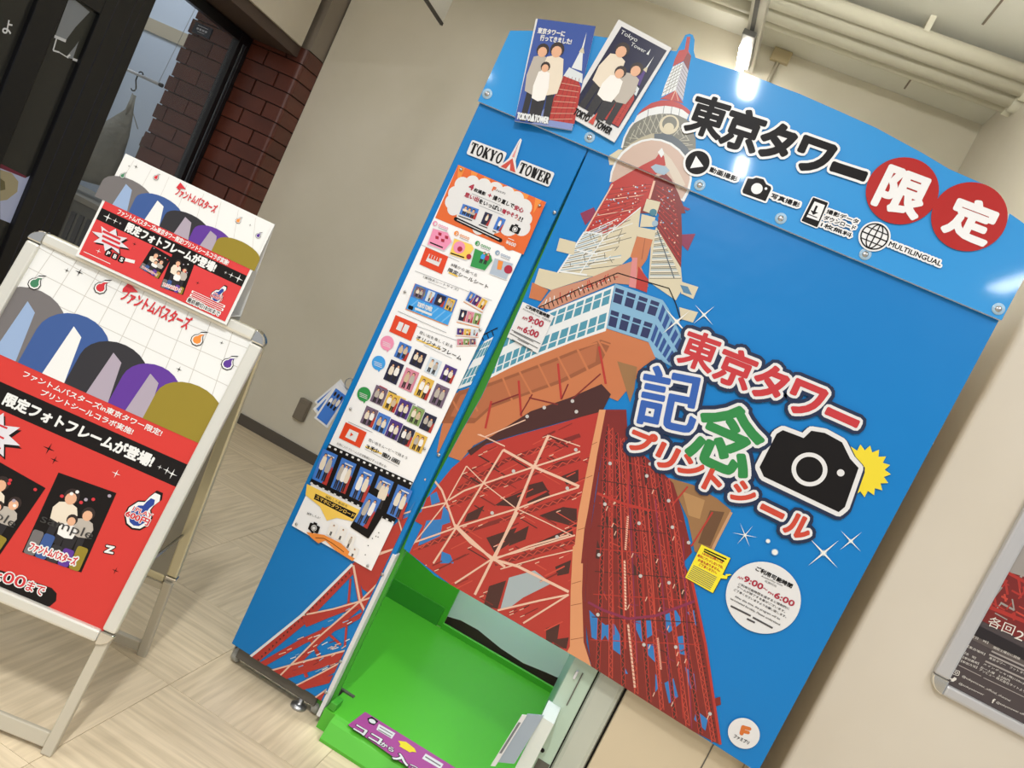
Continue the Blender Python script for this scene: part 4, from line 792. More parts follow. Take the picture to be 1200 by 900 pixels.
# ================================================================== sheets and boards fixed to the booth
def figure(f, u, w_, h_, top_, coat, ly, legs=None, skin=None, hair=None, lean=0.):
    """a small printed person in a photo: u centre, w_ width, h_ head top, standing from the lower edge"""
    skin = skin or M('photo_skin', 'dba988', .4); hair = hair or M('photo_hair', '2a1c18', .4); legs = legs or M('photo_trousers', '1d1a1e', .4)
    hr = w_*.27; ar = f.W/f.H; hv = hr*ar*1.15
    f.poly([(u-w_*.34, top_-h_), (u-w_*.30, top_-h_*.5), (u+w_*.30, top_-h_*.5), (u+w_*.34, top_-h_), (u+w_*.06, top_-h_), (u, top_-h_*.62), (u-w_*.06, top_-h_)], legs, ly)
    f.poly([(u-w_*.42, top_-h_*.62), (u-w_*.5, top_-h_*.42), (u-w_*.36, top_-hv*2.1), (u+lean, top_-hv*1.7), (u+w_*.36, top_-hv*2.1), (u+w_*.5, top_-h_*.42), (u+w_*.42, top_-h_*.62), (u, top_-h_*.66)], coat, ly+.7)
    f.ell(u+lean, top_-hv*.95, hr*1.12, hv*1.0, hair, ly+1.4, 12); f.ell(u+lean, top_-hv*1.28, hr*.82, hv*.78, skin, ly+2.1, 12)
COATS = [M('photo_cream', 'ded2bf', .4), M('photo_greycoat', 'b2aaa0', .4), M('photo_white', 'e9e6e2', .4), M('photo_sand', 'c8b294', .4)]
BGS = [M('photo_sky', '3f74c4', .35), M('photo_night', '1b1c3c', .35), M('photo_purple', '4a2f7c', .35), M('photo_rose', 'cf8296', .35), M('photo_gold', 'd9b04a', .35), M('photo_leaf', '7f9a5c', .35), M('photo_pale', 'c9d6e2', .35), M('photo_dusk', '6d5a70', .35)]
def snap(f, bg, n_, ly=3, seed=0, red=True):
    g = random.Random(seed); f.rect(0, 0, 1, 1, bg, ly)
    if red: f.poly([(.68, 0), (1, 0), (1, .55), (.92, .62)], R1, ly+.6)
    for i in range(n_):
        u = (i+.5)/n_*.76+.12; figure(f, u, .34 if n_ < 3 else .30, .80+.06*g.random(), .82+.1*g.random(), COATS[g.randrange(4)], ly+1.2+.5*i)

# two photo sample boards standing up from the header
def photo_board(cs, label, dark):
    o = thing('photo_sample_board', label, 'sign', 'photo sample boards on the booth header')
    sh = Sheet((0, -.026, 0), (1, 0, 0), (0, 0, 1), 0); q = [sh.loc(p) for p in cs]
    Mb().prism([(x, -.026, z) for x, z in q], (0, .006, 0), c_white).build('board', o)
    sh = Sheet((0, -.026, 0), (1, 0, 0), (0, 0, 1), .0006); a, b = sh.loc(cs[0]), sh.loc(cs[1]); c = sh.loc(cs[3])
    return o, sh, Fr(sh, a, b, None, hm=math.hypot(c[0]-a[0], c[1]-a[1]))
g_navy, g_indigo = M('photo_navyblue', '34509c', .3), M('photo_midnight', '15183a', .3)
o, sh, f = photo_board([(603, 141.7), (670, 152.5), (697.5, 31), (628, 21.7)], 'upright photo sample board with blue sky and three people, on the header', False)
f.rect(0, 0, 1, 1, g_navy, 1); f.poly([(.3, 0), (1, 0), (1, .25), (.5, .2)], M('photo_haze', '7d8cc0', .35), 1.8);
def minitower(f, u0, u1, v0, v1, ly, m=R1, lights=False):
    q = lambda u, v: (u0+(u1-u0)*u, v0+(v1-v0)*v)
    f.poly([q(0, 0), q(1, 0), q(.95, .4), q(.62, .56), q(.3, .5)], m, ly); f.poly([q(.3, .5), q(.95, .45), q(.9, .55), q(.42, .6)], M('photo_mintdeck', 'cfd6da', .4), ly+.5); f.poly([q(.5, .6), q(.85, .58), q(.74, .8), q(.66, .8)], WH if not lights else BGS[2], ly+.5); f.poly([q(.62, .78), q(.8, .77), q(.74, .83), q(.68, .83)], CRM, ly+1); f.poly([q(.68, .83), q(.74, .83), q(.72, 1)], WH, ly+1)
    for i in range(7): f.line([q(.05+.04*i, .07*i), q(.9, .05+.06*i)], .004, PK if not lights else R3, ly+1.2)
    for i in range(5): f.line([q(.1+.18*i, 0), q(.35+.12*i, .5)], .004, R2_, ly+1)
minitower(f, .5, 1.02, .06, .93, 2)
for t_, v, u1 in (('東京タワーに', .895, .52), ('行ってきました!', .83, .66)): f.sub(.05 if v > .85 else .12, v-.035, u1, v+.02).text(t_, c_white, 5, .05)
figure(f, .21, .36, .76, .77, COATS[1], 3); figure(f, .45, .40, .78, .80, COATS[0], 4.2); figure(f, .32, .27, .58, .60, COATS[2], 5.2)
fl2 = f.sub(.03, .02, .58, .09); fl2.text('TOKYO▲TOWER', WH, 7, .06); sh.build('photo_print', o)
o, sh, f = photo_board([(661, 133), (720, 166.7), (787, 56), (725, 22.7)], 'tilted white-bordered photo sample board with night tower, on the header', True)
f.rect(.06, .13, .93, .955, g_indigo, 1); minitower(f, .5, .92, .14, .86, 2, R1, True); f.sub(.1, .88, .42, .93).text('Tokyo', WH, 4); f.sub(.36, .84, .64, .875).text('Tower', WH, 4); f.poly([(.67, .84), (.71, .84), (.69, .90)], WH, 4)
sub = f.sub(.06, .13, .93, .955); figure(sub, .26, .46, .86, .86, COATS[0], 3); figure(sub, .70, .42, .76, .74, COATS[1], 4.2); figure(sub, .46, .38, .66, .62, COATS[2], 5.3)
f.sub(.14, .035, .42, .1).text('TOKYO', c_black, 3, .06); f.sub(.56, .035, .86, .1).text('TOWER', c_black, 3, .06); f.poly([(.44, .04), (.54, .04), (.49, .16)], R3, 6); sh.build('photo_print', o)

# opening-hours card on the curtain edge
o = thing('opening_hours_card', 'white opening hours card with red times hung at the curtain edge', 'sign'); zh = Z(570, 340, 10.91)
sh = Sheet((0, -.006, 0), (1, 0, 0), (0, 0, 1), 0); cs = zh((265, 600), (655, 810), (865, 330), (465, 150)); Mb().prism([sh.w(sh.loc(p)) for p in cs], (0, .0025, 0), c_white).build('card', o)
sh = Sheet((0, -.006, 0), (1, 0, 0), (0, 0, 1), .0005)
sh.T('ご利用可能時間', zh((500, 225)), zh((795, 360)), 4, c_black, 2, .05); sh.T('Availability time', zh((460, 250)), zh((680, 355)), 2.2, p_txt, 2); sh.T('可用时间', zh((705, 365)), zh((815, 415)), 2.4, p_txt, 2)
sh.T('AM', zh((455, 365)), zh((515, 390)), 3.4, p_crim, 2, .03); sh.T('9:00', zh((525, 400)), zh((712, 475)), 7, p_crim, 2, .05); sh.T('PM', zh((393, 495)), zh((450, 520)), 3.4, p_crim, 2, .03); sh.T('6:00', zh((465, 535)), zh((650, 612)), 7, p_crim, 2, .05)
sh.line(zh((578, 455), (572, 480)), .8, p_crim, 2)
for i, (p, q) in enumerate((((325, 508), (690, 685)), ((350, 535), (600, 660)), ((300, 550), (660, 745)), ((400, 625), (540, 695)), ((330, 630), (590, 770)))): sh.line(zh(p, q), .7, p_txt, 2)
sh.build('lettering', o)

# long information sheet on the side panel
inf = thing('information_sheet', 'long laminated information sheet with sample photos on the booth side panel', 'poster')
sh = Sheet((0, -.007, 0), (1, 0, 0), (0, 0, 1), 0); cs = [(342, 616), (435, 669), (640, 237), (537, 193)]
Mb().prism([sh.w(sh.loc(p)) for p in cs], (0, .002, 0), M('laminate', 'efeff0', .16, coat=.3)).build('sheet', inf)
I = Sheet((0, -.007, 0), (1, 0, 0), (0, 0, 1), .0005); za_ = Z(480, 150, 6); zb_ = Z(430, 280, 6); zc_ = Z(380, 400, 6); zd_ = Z(320, 520, 6)
p_o = M('info_orange', 'd9642a', .3); p_or2 = M('info_orangelight', 'e58a3a', .3); p_sq = M('info_redorange', 'd8421e', .3); p_g = M('info_green', '2f8f48', .3); p_b = M('info_blue', '3b9ae0', .3); p_p = M('info_pink', 'e58fb0', .3); p_hair = M('info_line', '8f9296', .4); p_y = M('info_yellow', 'efc85a', .3)
I.P(za_((342, 258), (960, 522), (800, 890), (180, 632)), p_o, 1)
for i in range(7): I.P(za_((345+90*i, 262+38*i), (390+90*i, 282+38*i), (330+90*i, 420+30*i)), p_or2, 1.6)
for (x, y, r) in ((370, 400, 55), (440, 385, 50), (320, 460, 50), (300, 520, 52), (310, 570, 45), (520, 410, 55), (600, 440, 60), (680, 470, 60), (750, 500, 55), (800, 560, 62), (815, 640, 48), (790, 700, 60), (700, 690, 70), (600, 650, 90), (480, 600, 110), (420, 500, 100), (560, 540, 110), (680, 590, 100), (390, 620, 60), (490, 700, 50), (560, 720, 45)): I.circ(za_((x, y)), r/6, c_white, 2, 20)
I.T('4', za_((413, 428)), za_((443, 440)), 6.4, p_crim, 4, .06); I.T('枚撮影', za_((450, 444)), za_((530, 478)), 4, c_black, 4, .04); I.T('+', za_((548, 482)), za_((572, 492)), 4, p_crim, 4, .05); I.T('撮り直しで', za_((583, 502)), za_((728, 565)), 5, c_black, 4, .04); I.T('安心', za_((732, 572)), za_((795, 598)), 5.2, p_crim, 4, .05)
I.T('思い出', za_((385, 482)), za_((480, 522)), 5.2, p_crim, 4, .05); I.T('をいっぱい', za_((484, 526)), za_((640, 592)), 5, c_black, 4, .04); I.T('増やそう', za_((645, 596)), za_((755, 640)), 5, p_crim, 4, .05); I.T('!!', za_((765, 652)), za_((788, 662)), 5, c_black, 4, .04)
I.T('F', za_((580, 440)), za_((600, 448)), 4.5, p_o, 4, .08); I.T('ファミプリ', za_((606, 445)), za_((670, 470)), 2.4, c_black, 4, .02)
I.line(za_((440, 462), (640, 545)), .5, p_hair, 3); I.line(za_((490, 545), (660, 615)), .5, p_hair, 3)
snap(I.frame(za_((350, 605)), za_((462, 645)), 12), BGS[0], 3, 4, 1); snap(I.frame(za_((500, 672)), za_((552, 692)), 14), BGS[1], 1, 4, 2); snap(I.frame(za_((588, 710)), za_((640, 732)), 15), BGS[0], 1, 4, 3)
for (a, b) in (((345, 618), (440, 652)), ((488, 680), (548, 704)), ((585, 725), (610, 735))): I.line(za_(a, b), 1, c_black, 4)
I.line(za_((325, 640), (640, 790)), 4.4, c_black, 4, False, True); I.line(za_((335, 645), (630, 785)), .9, c_white, 5)
def camicon(p, s_, ly=4):      # plain camera pictogram
    fr = I.frame((p[0]-s_/2, p[1]), (p[0]+s_/2*.8, p[1]+s_*.42), s_*.8); fr.rrect(0, 0, 1, .8, .12, c_black, ly); fr.rect(.3, .75, .65, 1, c_black, ly); fr.ell(.5, .4, .26, .34, c_white, ly+.7); fr.ell(.5, .4, .2, .27, c_black, ly+1.4); fr.ell(.5, .4, .15, .2, c_white, ly+2)
camicon(za_((735, 720)), 12); I.circ(za_((710, 810)), 8.4, p_o, 3); I.line(za_((695, 775), (735, 792)), .8, c_white, 4); I.T('¥600', za_((675, 812)), za_((742, 838)), 4, c_white, 4, .04)
for i, (x, y, m_, fx) in enumerate(((180, 672, p_p, p_p), (330, 742, p_or2, p_y), (478, 812, p_g, p_g), (618, 878, M('info_steel', '8aa0b8', .3), MATS['info_steel']))):
    I.circ(za_((x, y)), 2.9, m_, 3, 14); I.T(str(i+1), za_((x-6, y+10)), za_((x+5, y+14)), 3, c_white, 4, .04)
    for j in range(4): I.ring(za_((x+32+17*j, y+14+7*j)), .9, 1.5, m_, 3, 10)
    I.line(za_((x+22, y+28), (x+85, y+54)), .5, p_hair, 3)
for q_, m_ in ((za_((165, 705), (270, 735), (300, 800), (245, 865), (125, 820)), p_p), (za_((315, 775), (440, 820), (455, 850), (400, 930), (280, 890)), p_y), (zb_((760, 65), (875, 115), (885, 155), (830, 225), (725, 195)), p_g), (zb_((900, 135), (1030, 175), (980, 290), (860, 245)), M('info_palesteel', 'a9b6c6', .3))): I.P(q_, m_, 3); I.line(q_, .7, c_white, 3.6, True)
for p in ((215, 745), (195, 770), (262, 768), (235, 790)): I.P([(za_(p)[0]-2, za_(p)[1]-2), (za_(p)[0]+2, za_(p)[1]-1), (za_(p)[0]+1.5, za_(p)[1]+2.5), (za_(p)[0]-2, za_(p)[1]+1.5)], p_crim, 4)
I.circ(za_((350, 840)), 7, MATS['info_pink'], 4); I.circ(za_((355, 852)), 3, p_crim, 5); I.line(za_((145, 805), (235, 842)), 1.4, c_black, 4); I.line(za_((290, 880), (385, 912)), 1.4, c_black, 4)
fr = I.frame(zb_((775, 165)), zb_((845, 195)), 15); figure(fr, .3, .4, .9, .95, MATS['info_blue'], 4); figure(fr, .7, .4, .9, .98, p_crim, 4.5)
I.P(zb_((925, 150), (960, 160), (945, 220), (915, 212)), p_or2, 4); I.circ(zb_((995, 215)), 5, p_crim, 4); I.circ(zb_((718, 125)), 3, p_crim, 5)
def sect(z_, quad, icon, t1, a1, b1, h1, t2, a2, b2, h2):
    I.P(z_(*quad), p_sq, 3); icon(); I.T(t1, z_(a1), z_(b1), h1, c_black, 4); I.T(t2, z_(a2), z_(b2), h2, c_black, 4, .02)
sect(zb_, ((415, 58), (573, 125), (528, 248), (370, 178)), lambda: (I.P(zb_((440, 105), (528, 140), (505, 195), (415, 155)), c_white, 4), I.P(zb_((445, 108), (520, 137), (512, 165), (435, 135)), p_sq, 5), [I.line(zb_((462+18*i, 116+7*i), (454+18*i, 140+7*i)), .7, c_white, 6) for i in range(4)]), '8種から選べる', (590, 190), (770, 268), 3.6, '限定シールシート', (568, 228), (848, 352), 4.6)
I.line(zb_((575, 235), (640, 265)), 1.6, p_y, 3.5)
I.line(zb_((380, 40), (650, 160)), .4, p_hair, 3); I.line(zb_((340, 225), (880, 434)), .4, p_hair, 3)
I.T('〔実物大シートサイズ〕', zb_((395, 275)), zb_((640, 368)), 3, c_black, 4); I.line(zb_((430, 300), (560, 350)), .4, p_hair, 4)
# full-size sticker sheet sample
fr = I.frame(zb_((270, 495)), zb_((568, 612)), 31); fr.rect(0, 0, 1, 1, p_or2, 3); fr.rect(.01, .03, 1, 1, BGS[0], 3.6); fr.rect(.01, .03, 1, .5, p_b, 4.2)
for i in range(6): fr.line([(.05+.16*i, .05), (.2+.16*i, .48)], .05, M('info_bluelight', '6fb4ea', .3), 4.8)
fr.ell(.17, .74, .13, .22, BGS[5], 4.4); snap(fr.sub(.06, .55, .28, .93), BGS[7], 2, 5, 5, False); snap(fr.sub(.34, .55, .5, .95), BGS[6], 1, 5, 6); snap(fr.sub(.55, .55, .76, .95), BGS[1], 1, 5, 7); snap(fr.sub(.8, .52, .97, .95), BGS[4], 2, 5, 8, False)
fr.sub(.22, .26, .56, .42).text('TOKYO TOWER', c_white, 6, .05); fr.rect(.2, .12, .6, .2, c_white, 6); fr.rrect(.05, .06, .16, .2, .03, c_black, 6)
for i, (bl_p, br_p, h_) in enumerate((((685, 438), (815, 512), 14), ((635, 580), (790, 618), 15), ((628, 678), (782, 690), 8.5), ((632, 752), (770, 748), 8))):
    fr = I.frame(zb_(bl_p), zb_(br_p), h_); fr.rect(-.02, -.04, 1.02, 1.04, c_white, 3); fr.rect(-.02, -.08, 1.02, -.03, p_or2, 3)
    for j in range(3): snap(fr.sub(.03+.32*j, .12, .33+.32*j, .95), BGS[(i+j*2) % 8], 1, 4, i*3+j)
I.line(zb_((220, 508), (560, 660)), .5, p_hair, 4); I.line(zb_((345, 610), (730, 750)), .4, p_hair, 3)
sect(zb_, ((203, 535), (357, 600), (310, 718), (157, 650)), lambda: (I.P(zb_((230, 580), (262, 593), (238, 650), (205, 635)), c_white, 4), I.P(zb_((270, 598), (302, 612), (278, 668), (245, 652)), c_white, 4)), '思い出を楽しく彩る', (368, 665), (598, 768), 3.6, 'オリジナルフレーム', (345, 700), (660, 855), 4.6)
I.line(zb_((350, 705), (515, 775)), 1.6, p_y, 3.5); I.line(zb_((400, 745), (600, 840)), .4, p_hair, 4)
for p, m_, z_ in (((143, 732), MATS['info_pink'], zb_), ((383, 152), p_b, zc_), ((280, 372), p_g, zc_)): I.circ(z_(p), 8.2, m_, 3); q = z_(p); I.P([(q[0]-1, q[1]+7), (q[0]+3, q[1]+7), (q[0], q[1]+11)], m_, 3); [I.line([(q[0]-5, q[1]-2+2*i), (q[0]+4, q[1]+1.6+2*i)], .6, c_white, 4) for i in range(3)]
# frame samples: two rows of four, two rows of five
g = random.Random(5)
for r_, (p0, p1, n_, wpx, hpx) in enumerate((((490, 105), (810, 262), 4, 15.2, 18), ((415, 265), (735, 430), 4, 16.6, 24), ((322, 418), (665, 608), 5, 15.4, 19.5), ((252, 570), (597, 752), 5, 15.4, 20.5))):
    for i in range(n_):
        t = i/(n_-1); a_ = (p0[0]+(p1[0]-p0[0])*t, p0[1]+(p1[1]-p0[1])*t); q = zc_(a_); fr = I.frame(q, (q[0]+wpx*.91, q[1]+wpx*.42), hpx)
        snap(fr, BGS[[0, 1, 6, 2, 1, 3, 4, 7, 7, 4, 2, 5, 1, 7, 0, 2, 1, 4][r_*4+i if r_ < 2 else 8+(r_-2)*5+i]], 2, 3, r_*10+i, (i+r_) % 3 == 0)
for i in range(5): q = lerp(zc_((390, 312)), zc_((720, 490)), i/5); I.line([q, (q[0]+9, q[1]+4.4)], 1, [p_crim, c_black, p_y, p_hair, p_hair][i], 4)
sect(zc_, ((152, 568), (300, 640), (252, 750), (104, 678)), lambda: (I.P(zc_((180, 615), (245, 645), (220, 708), (148, 672)), c_white, 4), I.P(zc_((190, 640), (206, 658), (182, 668)), p_sq, 5)), '思い出をムービーで残そう', (310, 700), (580, 832), 3.4, '3秒 動画', (290, 748), (525, 868), 5)
I.line(zc_((290, 738), (405, 790)), 1.6, p_y, 3.5); I.line(zc_((285, 755), (520, 880)), .4, p_hair, 4); I.line(zc_((170, 565), (340, 640)), .5, p_hair, 4)
I.T('お気に入りフレームと記念動画2がずっと残せる!', zc_((88, 725)), zc_((435, 890)), 3, c_black, 4)
# film strip
I.P(zd_((395, 0), (985, 270), (850, 562), (258, 270)), c_black, 3)
for i in range(15): q = lerp(zd_((398, 18)), zd_((965, 275)), i/14); fr = I.frame((q[0]-1.4, q[1]+1), (q[0]+1.2, q[1]+2.2), 2.2); fr.rect(0, 0, 1, 1, c_white, 4); q = lerp(zd_((270, 275)), zd_((840, 548)), i/14); fr = I.frame((q[0]-1.2, q[1]+1), (q[0]+1.4, q[1]+2.2), 2.2); fr.rect(0, 0, 1, 1, c_white, 4)
for i in range(5):
    q = lerp(zd_((275, 245)), zd_((800, 490)), i/4); fr = I.frame(q, (q[0]+17, q[1]+8), 36); snap(fr, BGS[0], 2 if i % 2 == 0 else 3, 4, 40+i); fr.rect(.3, .86, .85, .9, c_white, 6)
I.P(zd_((240, 282), (620, 470), (560, 545), (450, 520), (380, 540), (330, 440), (230, 360)), p_y, 3.4)
I.T('撮影した動画を', zd_((368, 378)), zd_((522, 450)), 3, c_black, 4); I.P(zd_((300, 350), (588, 490), (565, 530), (288, 388)), c_black, 3.8); I.T('スマホにダウンロード', zd_((300, 385)), zd_((568, 520)), 4.4, p_y, 4.6, .02)
camicon(zd_((285, 600)), 13); I.T('撮影したよ!', zd_((238, 495)), zd_((330, 530)), 2.6, c_black, 4)
I.line(zd_((265, 600), (285, 625)), 3, c_black, 4); I.P(zd_((235, 620), (360, 640), (480, 700), (580, 800), (560, 825), (440, 750), (370, 680), (320, 700), (270, 660)), p_or2, 3.6); I.line(zd_((300, 660), (360, 665), (420, 700), (500, 760)), .6, c_black, 4.2)
for i, (x, y) in enumerate(((375, 635), (440, 665), (500, 715), (530, 780))): q = zd_((x, y)); fr = I.frame(q, (q[0]+8.5, q[1]+4.5), 16 if i < 3 else 12); snap(fr, COATS[2], 1, 4.6+i*.3, 60+i, False)
ph = zd_((720, 320), (830, 395), (670, 655), (555, 580)); I.P(ph, c_black, 6); I.line(ph, 3, c_black, 6, True, True); q = zd_((585, 555)); fr = I.frame(zd_((575, 545)), zd_((665, 598)), 37); snap(fr, BGS[0], 2, 7, 77)
for p in ((725, 650), (745, 625), (700, 665), (740, 655), (670, 715), (650, 780)): I.circ(zd_(p), .7, c_black, 4, 6)
I.build('printed_content', inf)
for p in (za_((362, 292)), za_((914, 545)), zb_((267, 372)), zb_((797, 638)), zc_((185, 475)), zc_((705, 755)), zd_((165, 565)), zd_((665, 858))): screw(Sheet((0, -.007, 0), (1, 0, 0), (0, 0, 1), .004), p, inf, .004, False)

# laminated sample cards hanging from a ring at the booth's left edge
rg = thing('sample_card_ring', 'bunch of laminated sample photo cards hung at the booth left edge', 'cards')
Mb().tube([(-.022+.016*math.cos(t), .05, .905+.016*math.sin(t)) for t in [2*math.pi*i/16 for i in range(16)]], .0016, m_metal, 8, True).build('ring', rg)
Mb().tube([(-.0006, .05, .91), (-.02, .05, .92)], .004, m_metal, 8).build('hook', rg)
for i, (c0, a_, w_, h_, y_, bg) in enumerate((((-.034, .892), -116, .105, .05, .056, BGS[0]), ((-.030, .888), -110, .115, .05, .046, BGS[6]), ((-.030, .884), -99, .12, .05, .038, BGS[0]))):
    t = math.radians(a_); d_ = Vector((math.cos(t), 0, math.sin(t))); n_ = Vector((-math.sin(t), 0, math.cos(t)))*-1
    o0 = Vector((c0[0], y_, c0[1]))-n_*h_/2; ca = Mb().obox(o0, d_*w_, n_*h_, (0, .0012, 0), c_white).build('card', rg)
    s2 = Sheet(o0, n_*-1 if False else d_, n_, .0008); s2.n = Vector((0, -1, 0)); f = Fr(s2, (.01, .006), (w_-.006, .006), None, hm=h_-.012)
    # pictures upright along the card's short side
    f.rect(0, 0, 1, 1, bg, 1); f.rect(.55, .05, .97, .95, BGS[0], 2)
    for j in range(3): f.ell(.3+.05*j, .2+.3*j, .12, .13, COATS[j], 3); f.ell(.14, .2+.3*j, .07, .1, MATS['photo_hair'], 3); f.rect(.42, .1+.3*j, .55, .28+.3*j, MATS['photo_trousers'], 3)
    s2.build('card_print', ca)
# ================================================================== A-frame sign
GX = Vector((-.134, .454, 0)); GU = GX.normalized(); EX = Vector((.959, .283, 0)).normalized(); AH = .99
m_alu = M('aluminium', 'd9d8cf', .28, metal=.35); m_aluy = M('aluminium_warm', 'c9c3a6', .3, metal=.4); m_leg = M('leg_paint', 'bdb6a4', .4); m_chr = M('chrome_cap', 'd8d8d6', .08, metal=1.); m_back = M('back_board', '8e8b80', .6)
sg = thing('a_frame_sign', 'silver folding A-frame sign holding a red and white poster', 'sign')
W_, T0, T1 = .57, .256, 1.018
def afr(o, up, nrm, tag_):
    up = up.normalized(); o = Vector(o); n = nrm
    def bx(x0, x1, y0, y1, d0, d1, m, name, bev=.003): return Mb().obox(o+EX*x0+up*y0+n*d0, EX*(x1-x0), up*(y1-y0), n*(d1-d0), m).build(name, sg, bev)
    ma = m_alu if tag_ else m_aluy
    bx(-.024, .0, .0, T0+.01, -.016, .006, m_leg, 'leg'); bx(-W_+.0, -W_+.024, .0, T0+.01, -.016, .006, m_leg, 'leg')
    bx(-W_+.024, -.024, .012, .045, -.012, .002, m_leg, 'crossbar')
    # snap frame: four profiles, rounded, and chrome corners
    for (x0, x1, y0, y1) in ((-.026, .004, T0+.026, T1-.026), (-W_-.004, -W_+.026, T0+.026, T1-.026)): bx(x0, x1, y0, y1, -.008, .012, ma, 'frame_profile', .005)
    for (y0, y1) in ((T0-.004, T0+.024), (T1-.022, T1+.006)): bx(-W_+.026, -.026, y0, y1, -.008, .013, ma, 'frame_profile', .006)
    for (cx, cy, a0) in ((-.026, T0+.024, 270), (-.026, T1-.024, 0), (-W_+.026, T1-.024, 90), (-W_+.026, T0+.024, 180)):
        pts = [o+EX*cx+up*cy+n*-.008]+[o+EX*(cx+.031*math.cos(math.radians(a0+15*k)))+up*(cy+.031*math.sin(math.radians(a0+15*k)))+n*-.008 for k in range(7)]
        cc_ = Mb().prism(pts, n*.021, m_chr).build('corner_cap', sg, .003)
    bx(-W_+.02, -.02, T0+.02, T1-.02, -.006, .0, m_back, 'back_board', 0)
NF = EX.cross((GX/2+Vector((0, 0, AH))).normalized()); FO = Vector((-.017, -.601, 0)); RO = FO+GX
upf = (GX/2+Vector((0, 0, AH))).normalized(); upr = (-GX/2+Vector((0, 0, AH))).normalized()
afr(FO, upf, NF, True); NR = upr.cross(EX); afr(RO, upr, NR, False)
for x in (-.02, -W_+.02): Mb().tube([FO+EX*x+upf*.42-NF*.012, RO+EX*x+upr*.42-NR*.012], .004, m_metal, 8).build('stay', sg)
Mb().obox(RO+EX*(-.10)+upr*.235+NR*-.012, EX*.08, upr*.02, NR*.012, m_leg).build('hinge_plate', sg)
# poster
Sheet.LY = .00024
po = Sheet(FO, EX, upf, .0012)
q_red, q_wht, q_blk = M('poster_red', 'c93a34', .3, spec=.3), M('poster_white', 'e0e1df', .3, spec=.3), M('poster_black', '191514', .35, spec=.2); q_bl = M('poster_blue', '27408f', .25); q_logo = M('poster_logored', 'c83038', .25); q_grid = M('poster_grid', 'bdbab4', .3)
art = [M('art_charcoal', '6d6969', .3), M('art_navy', '36548f', .3), M('art_black', '2b292d', .3), M('art_violet', '5b3190', .3), M('art_olive', '8d7b22', .3), M('art_ash', 'a59aa8', .3), M('art_slate', '8fa6c8', .3)]
def flame(fr, u, v, s_, m, ly):
    ar = fr.H/fr.W
    for k_, mm, l in ((1.3, c_black, 0), (1.12, q_wht, .6), (.85, m, 1.2)):
        p = [(u+s_*k_*ar*x, v+s_*k_*y) for x, y in ((-.55, 0), (-.5, -.35), (-.2, -.6), (.2, -.6), (.5, -.35), (.55, 0), (.35, .35), (.3, .6), (.55, 1.0), (.0, .75), (-.15, .45), (-.4, .3))]; fr.poly(p, mm, ly+l)
def sparkle(fr, u, v, s_, m, ly):
    ar = fr.H/fr.W; fr.poly([(u+s_*ar*math.cos(math.pi*i/4)*(1 if i % 2 == 0 else .16), v+s_*math.sin(math.pi*i/4)*(1 if i % 2 == 0 else .16)) for i in range(8)], m, ly)
def burst(fr, u, v, ru, rv, ly):
    for dx, dy, m in ((.03, -.03, q_blk), (0, 0, M('poster_silver', 'd6d4da', .25))):
        fr.poly([(u+dx*ru*3+ru*(1 if i % 2 == 0 else .55)*math.cos(math.pi*i/8), v+dy*rv*3+rv*(1 if i % 2 == 0 else .55)*math.sin(math.pi*i/8)) for i in range(16)], m, ly); ly += .7
def badge(fr, u, v, s_, ly):      # price drop: 1PLAY 600
    ar = fr.H/fr.W; S_ = lambda pts, k_: [(u+s_*k_*ar*x, v+s_*k_*y) for x, y in pts]
    drop = [(-.62, .05), (-.6, -.35), (-.35, -.7), (0, -.8), (.35, -.7), (.6, -.35), (.6, .05), (.38, .35), (.42, .6), (.6, .95), (.5, 1.25), (.2, 1.25), (.05, .95), (-.05, .62), (-.35, .5)]
    fr.poly(S_(drop, 1.12), q_blk, ly); fr.poly(S_(drop, 1.0), q_wht, ly+.7); fr.poly(S_([(x*.72, y*.78-.05) for x, y in drop], 1), q_bl, ly+1.4)
    a_ = fr.sub(u-s_*ar*.42, v-.0, u+s_*ar*.62, v+s_*.22); a_.text('1PLAY', q_logo, ly+3, .03, ((.16, q_wht),)); a_ = fr.sub(u-s_*ar*.62, v-s_*.42, u+s_*ar*.62, v-s_*.08); a_.text('600円', q_logo, ly+3, .05, ((.14, q_wht),))
def standin(fr, ly):      # plain colour shapes in the place of the drawn artwork
    def mound(u, w_, h_, m, l): fr.poly([(u-w_, 0)]+[(u+w_*math.cos(t), h_*.55+h_*.45*math.sin(t)) for t in [math.pi-math.pi*i/12 for i in range(13)]]+[(u+w_, 0)], m, ly+l)
    for (u, w_, h_, m, m2) in ((.10, .17, .62, art[0], art[6]), (.32, .16, .58, art[1], q_wht), (.52, .15, .5, art[2], art[5]), (.70, .13, .46, art[3], art[5]), (.88, .15, .44, art[4], art[4])):
        mound(u, w_, h_, m, u*2)
        if m2 is not m: fr.poly([(u-.05, 0), (u+.05, 0), (u+.02, h_*.7), (u-.03, h_*.8)], m2, ly+u*2+.3)
def samplephoto(fr, ly, sd):
    fr.rect(0, 0, 1, 1, q_blk, ly); figure(fr, .36, .42, .66, .88, COATS[0], ly+.8); figure(fr, .72, .36, .56, .74, COATS[1], ly+1.4); figure(fr, .52, .3, .44, .60, COATS[2], ly+2)
    g_ = random.Random(sd)
    for i in range(5): fr.rrect(.02+.19*i, .0, .2+.19*i, .2+.1*g_.random(), .03, art[i], ly+4.2+.2*i)
    for i in range(7): fr.ell(.08+.84*g_.random(), .6+.36*g_.random(), .03, .02, [q_logo, q_wht, art[5]][i % 3], ly+4)
    fr.sub(.08, .05, .86, .15).text('ファントムバスターズ', q_logo, ly+6.5, .04, ((.18, q_wht),))
x0, x1, yb, yt = -W_+.024, -.022, T0+.02, T1-.018
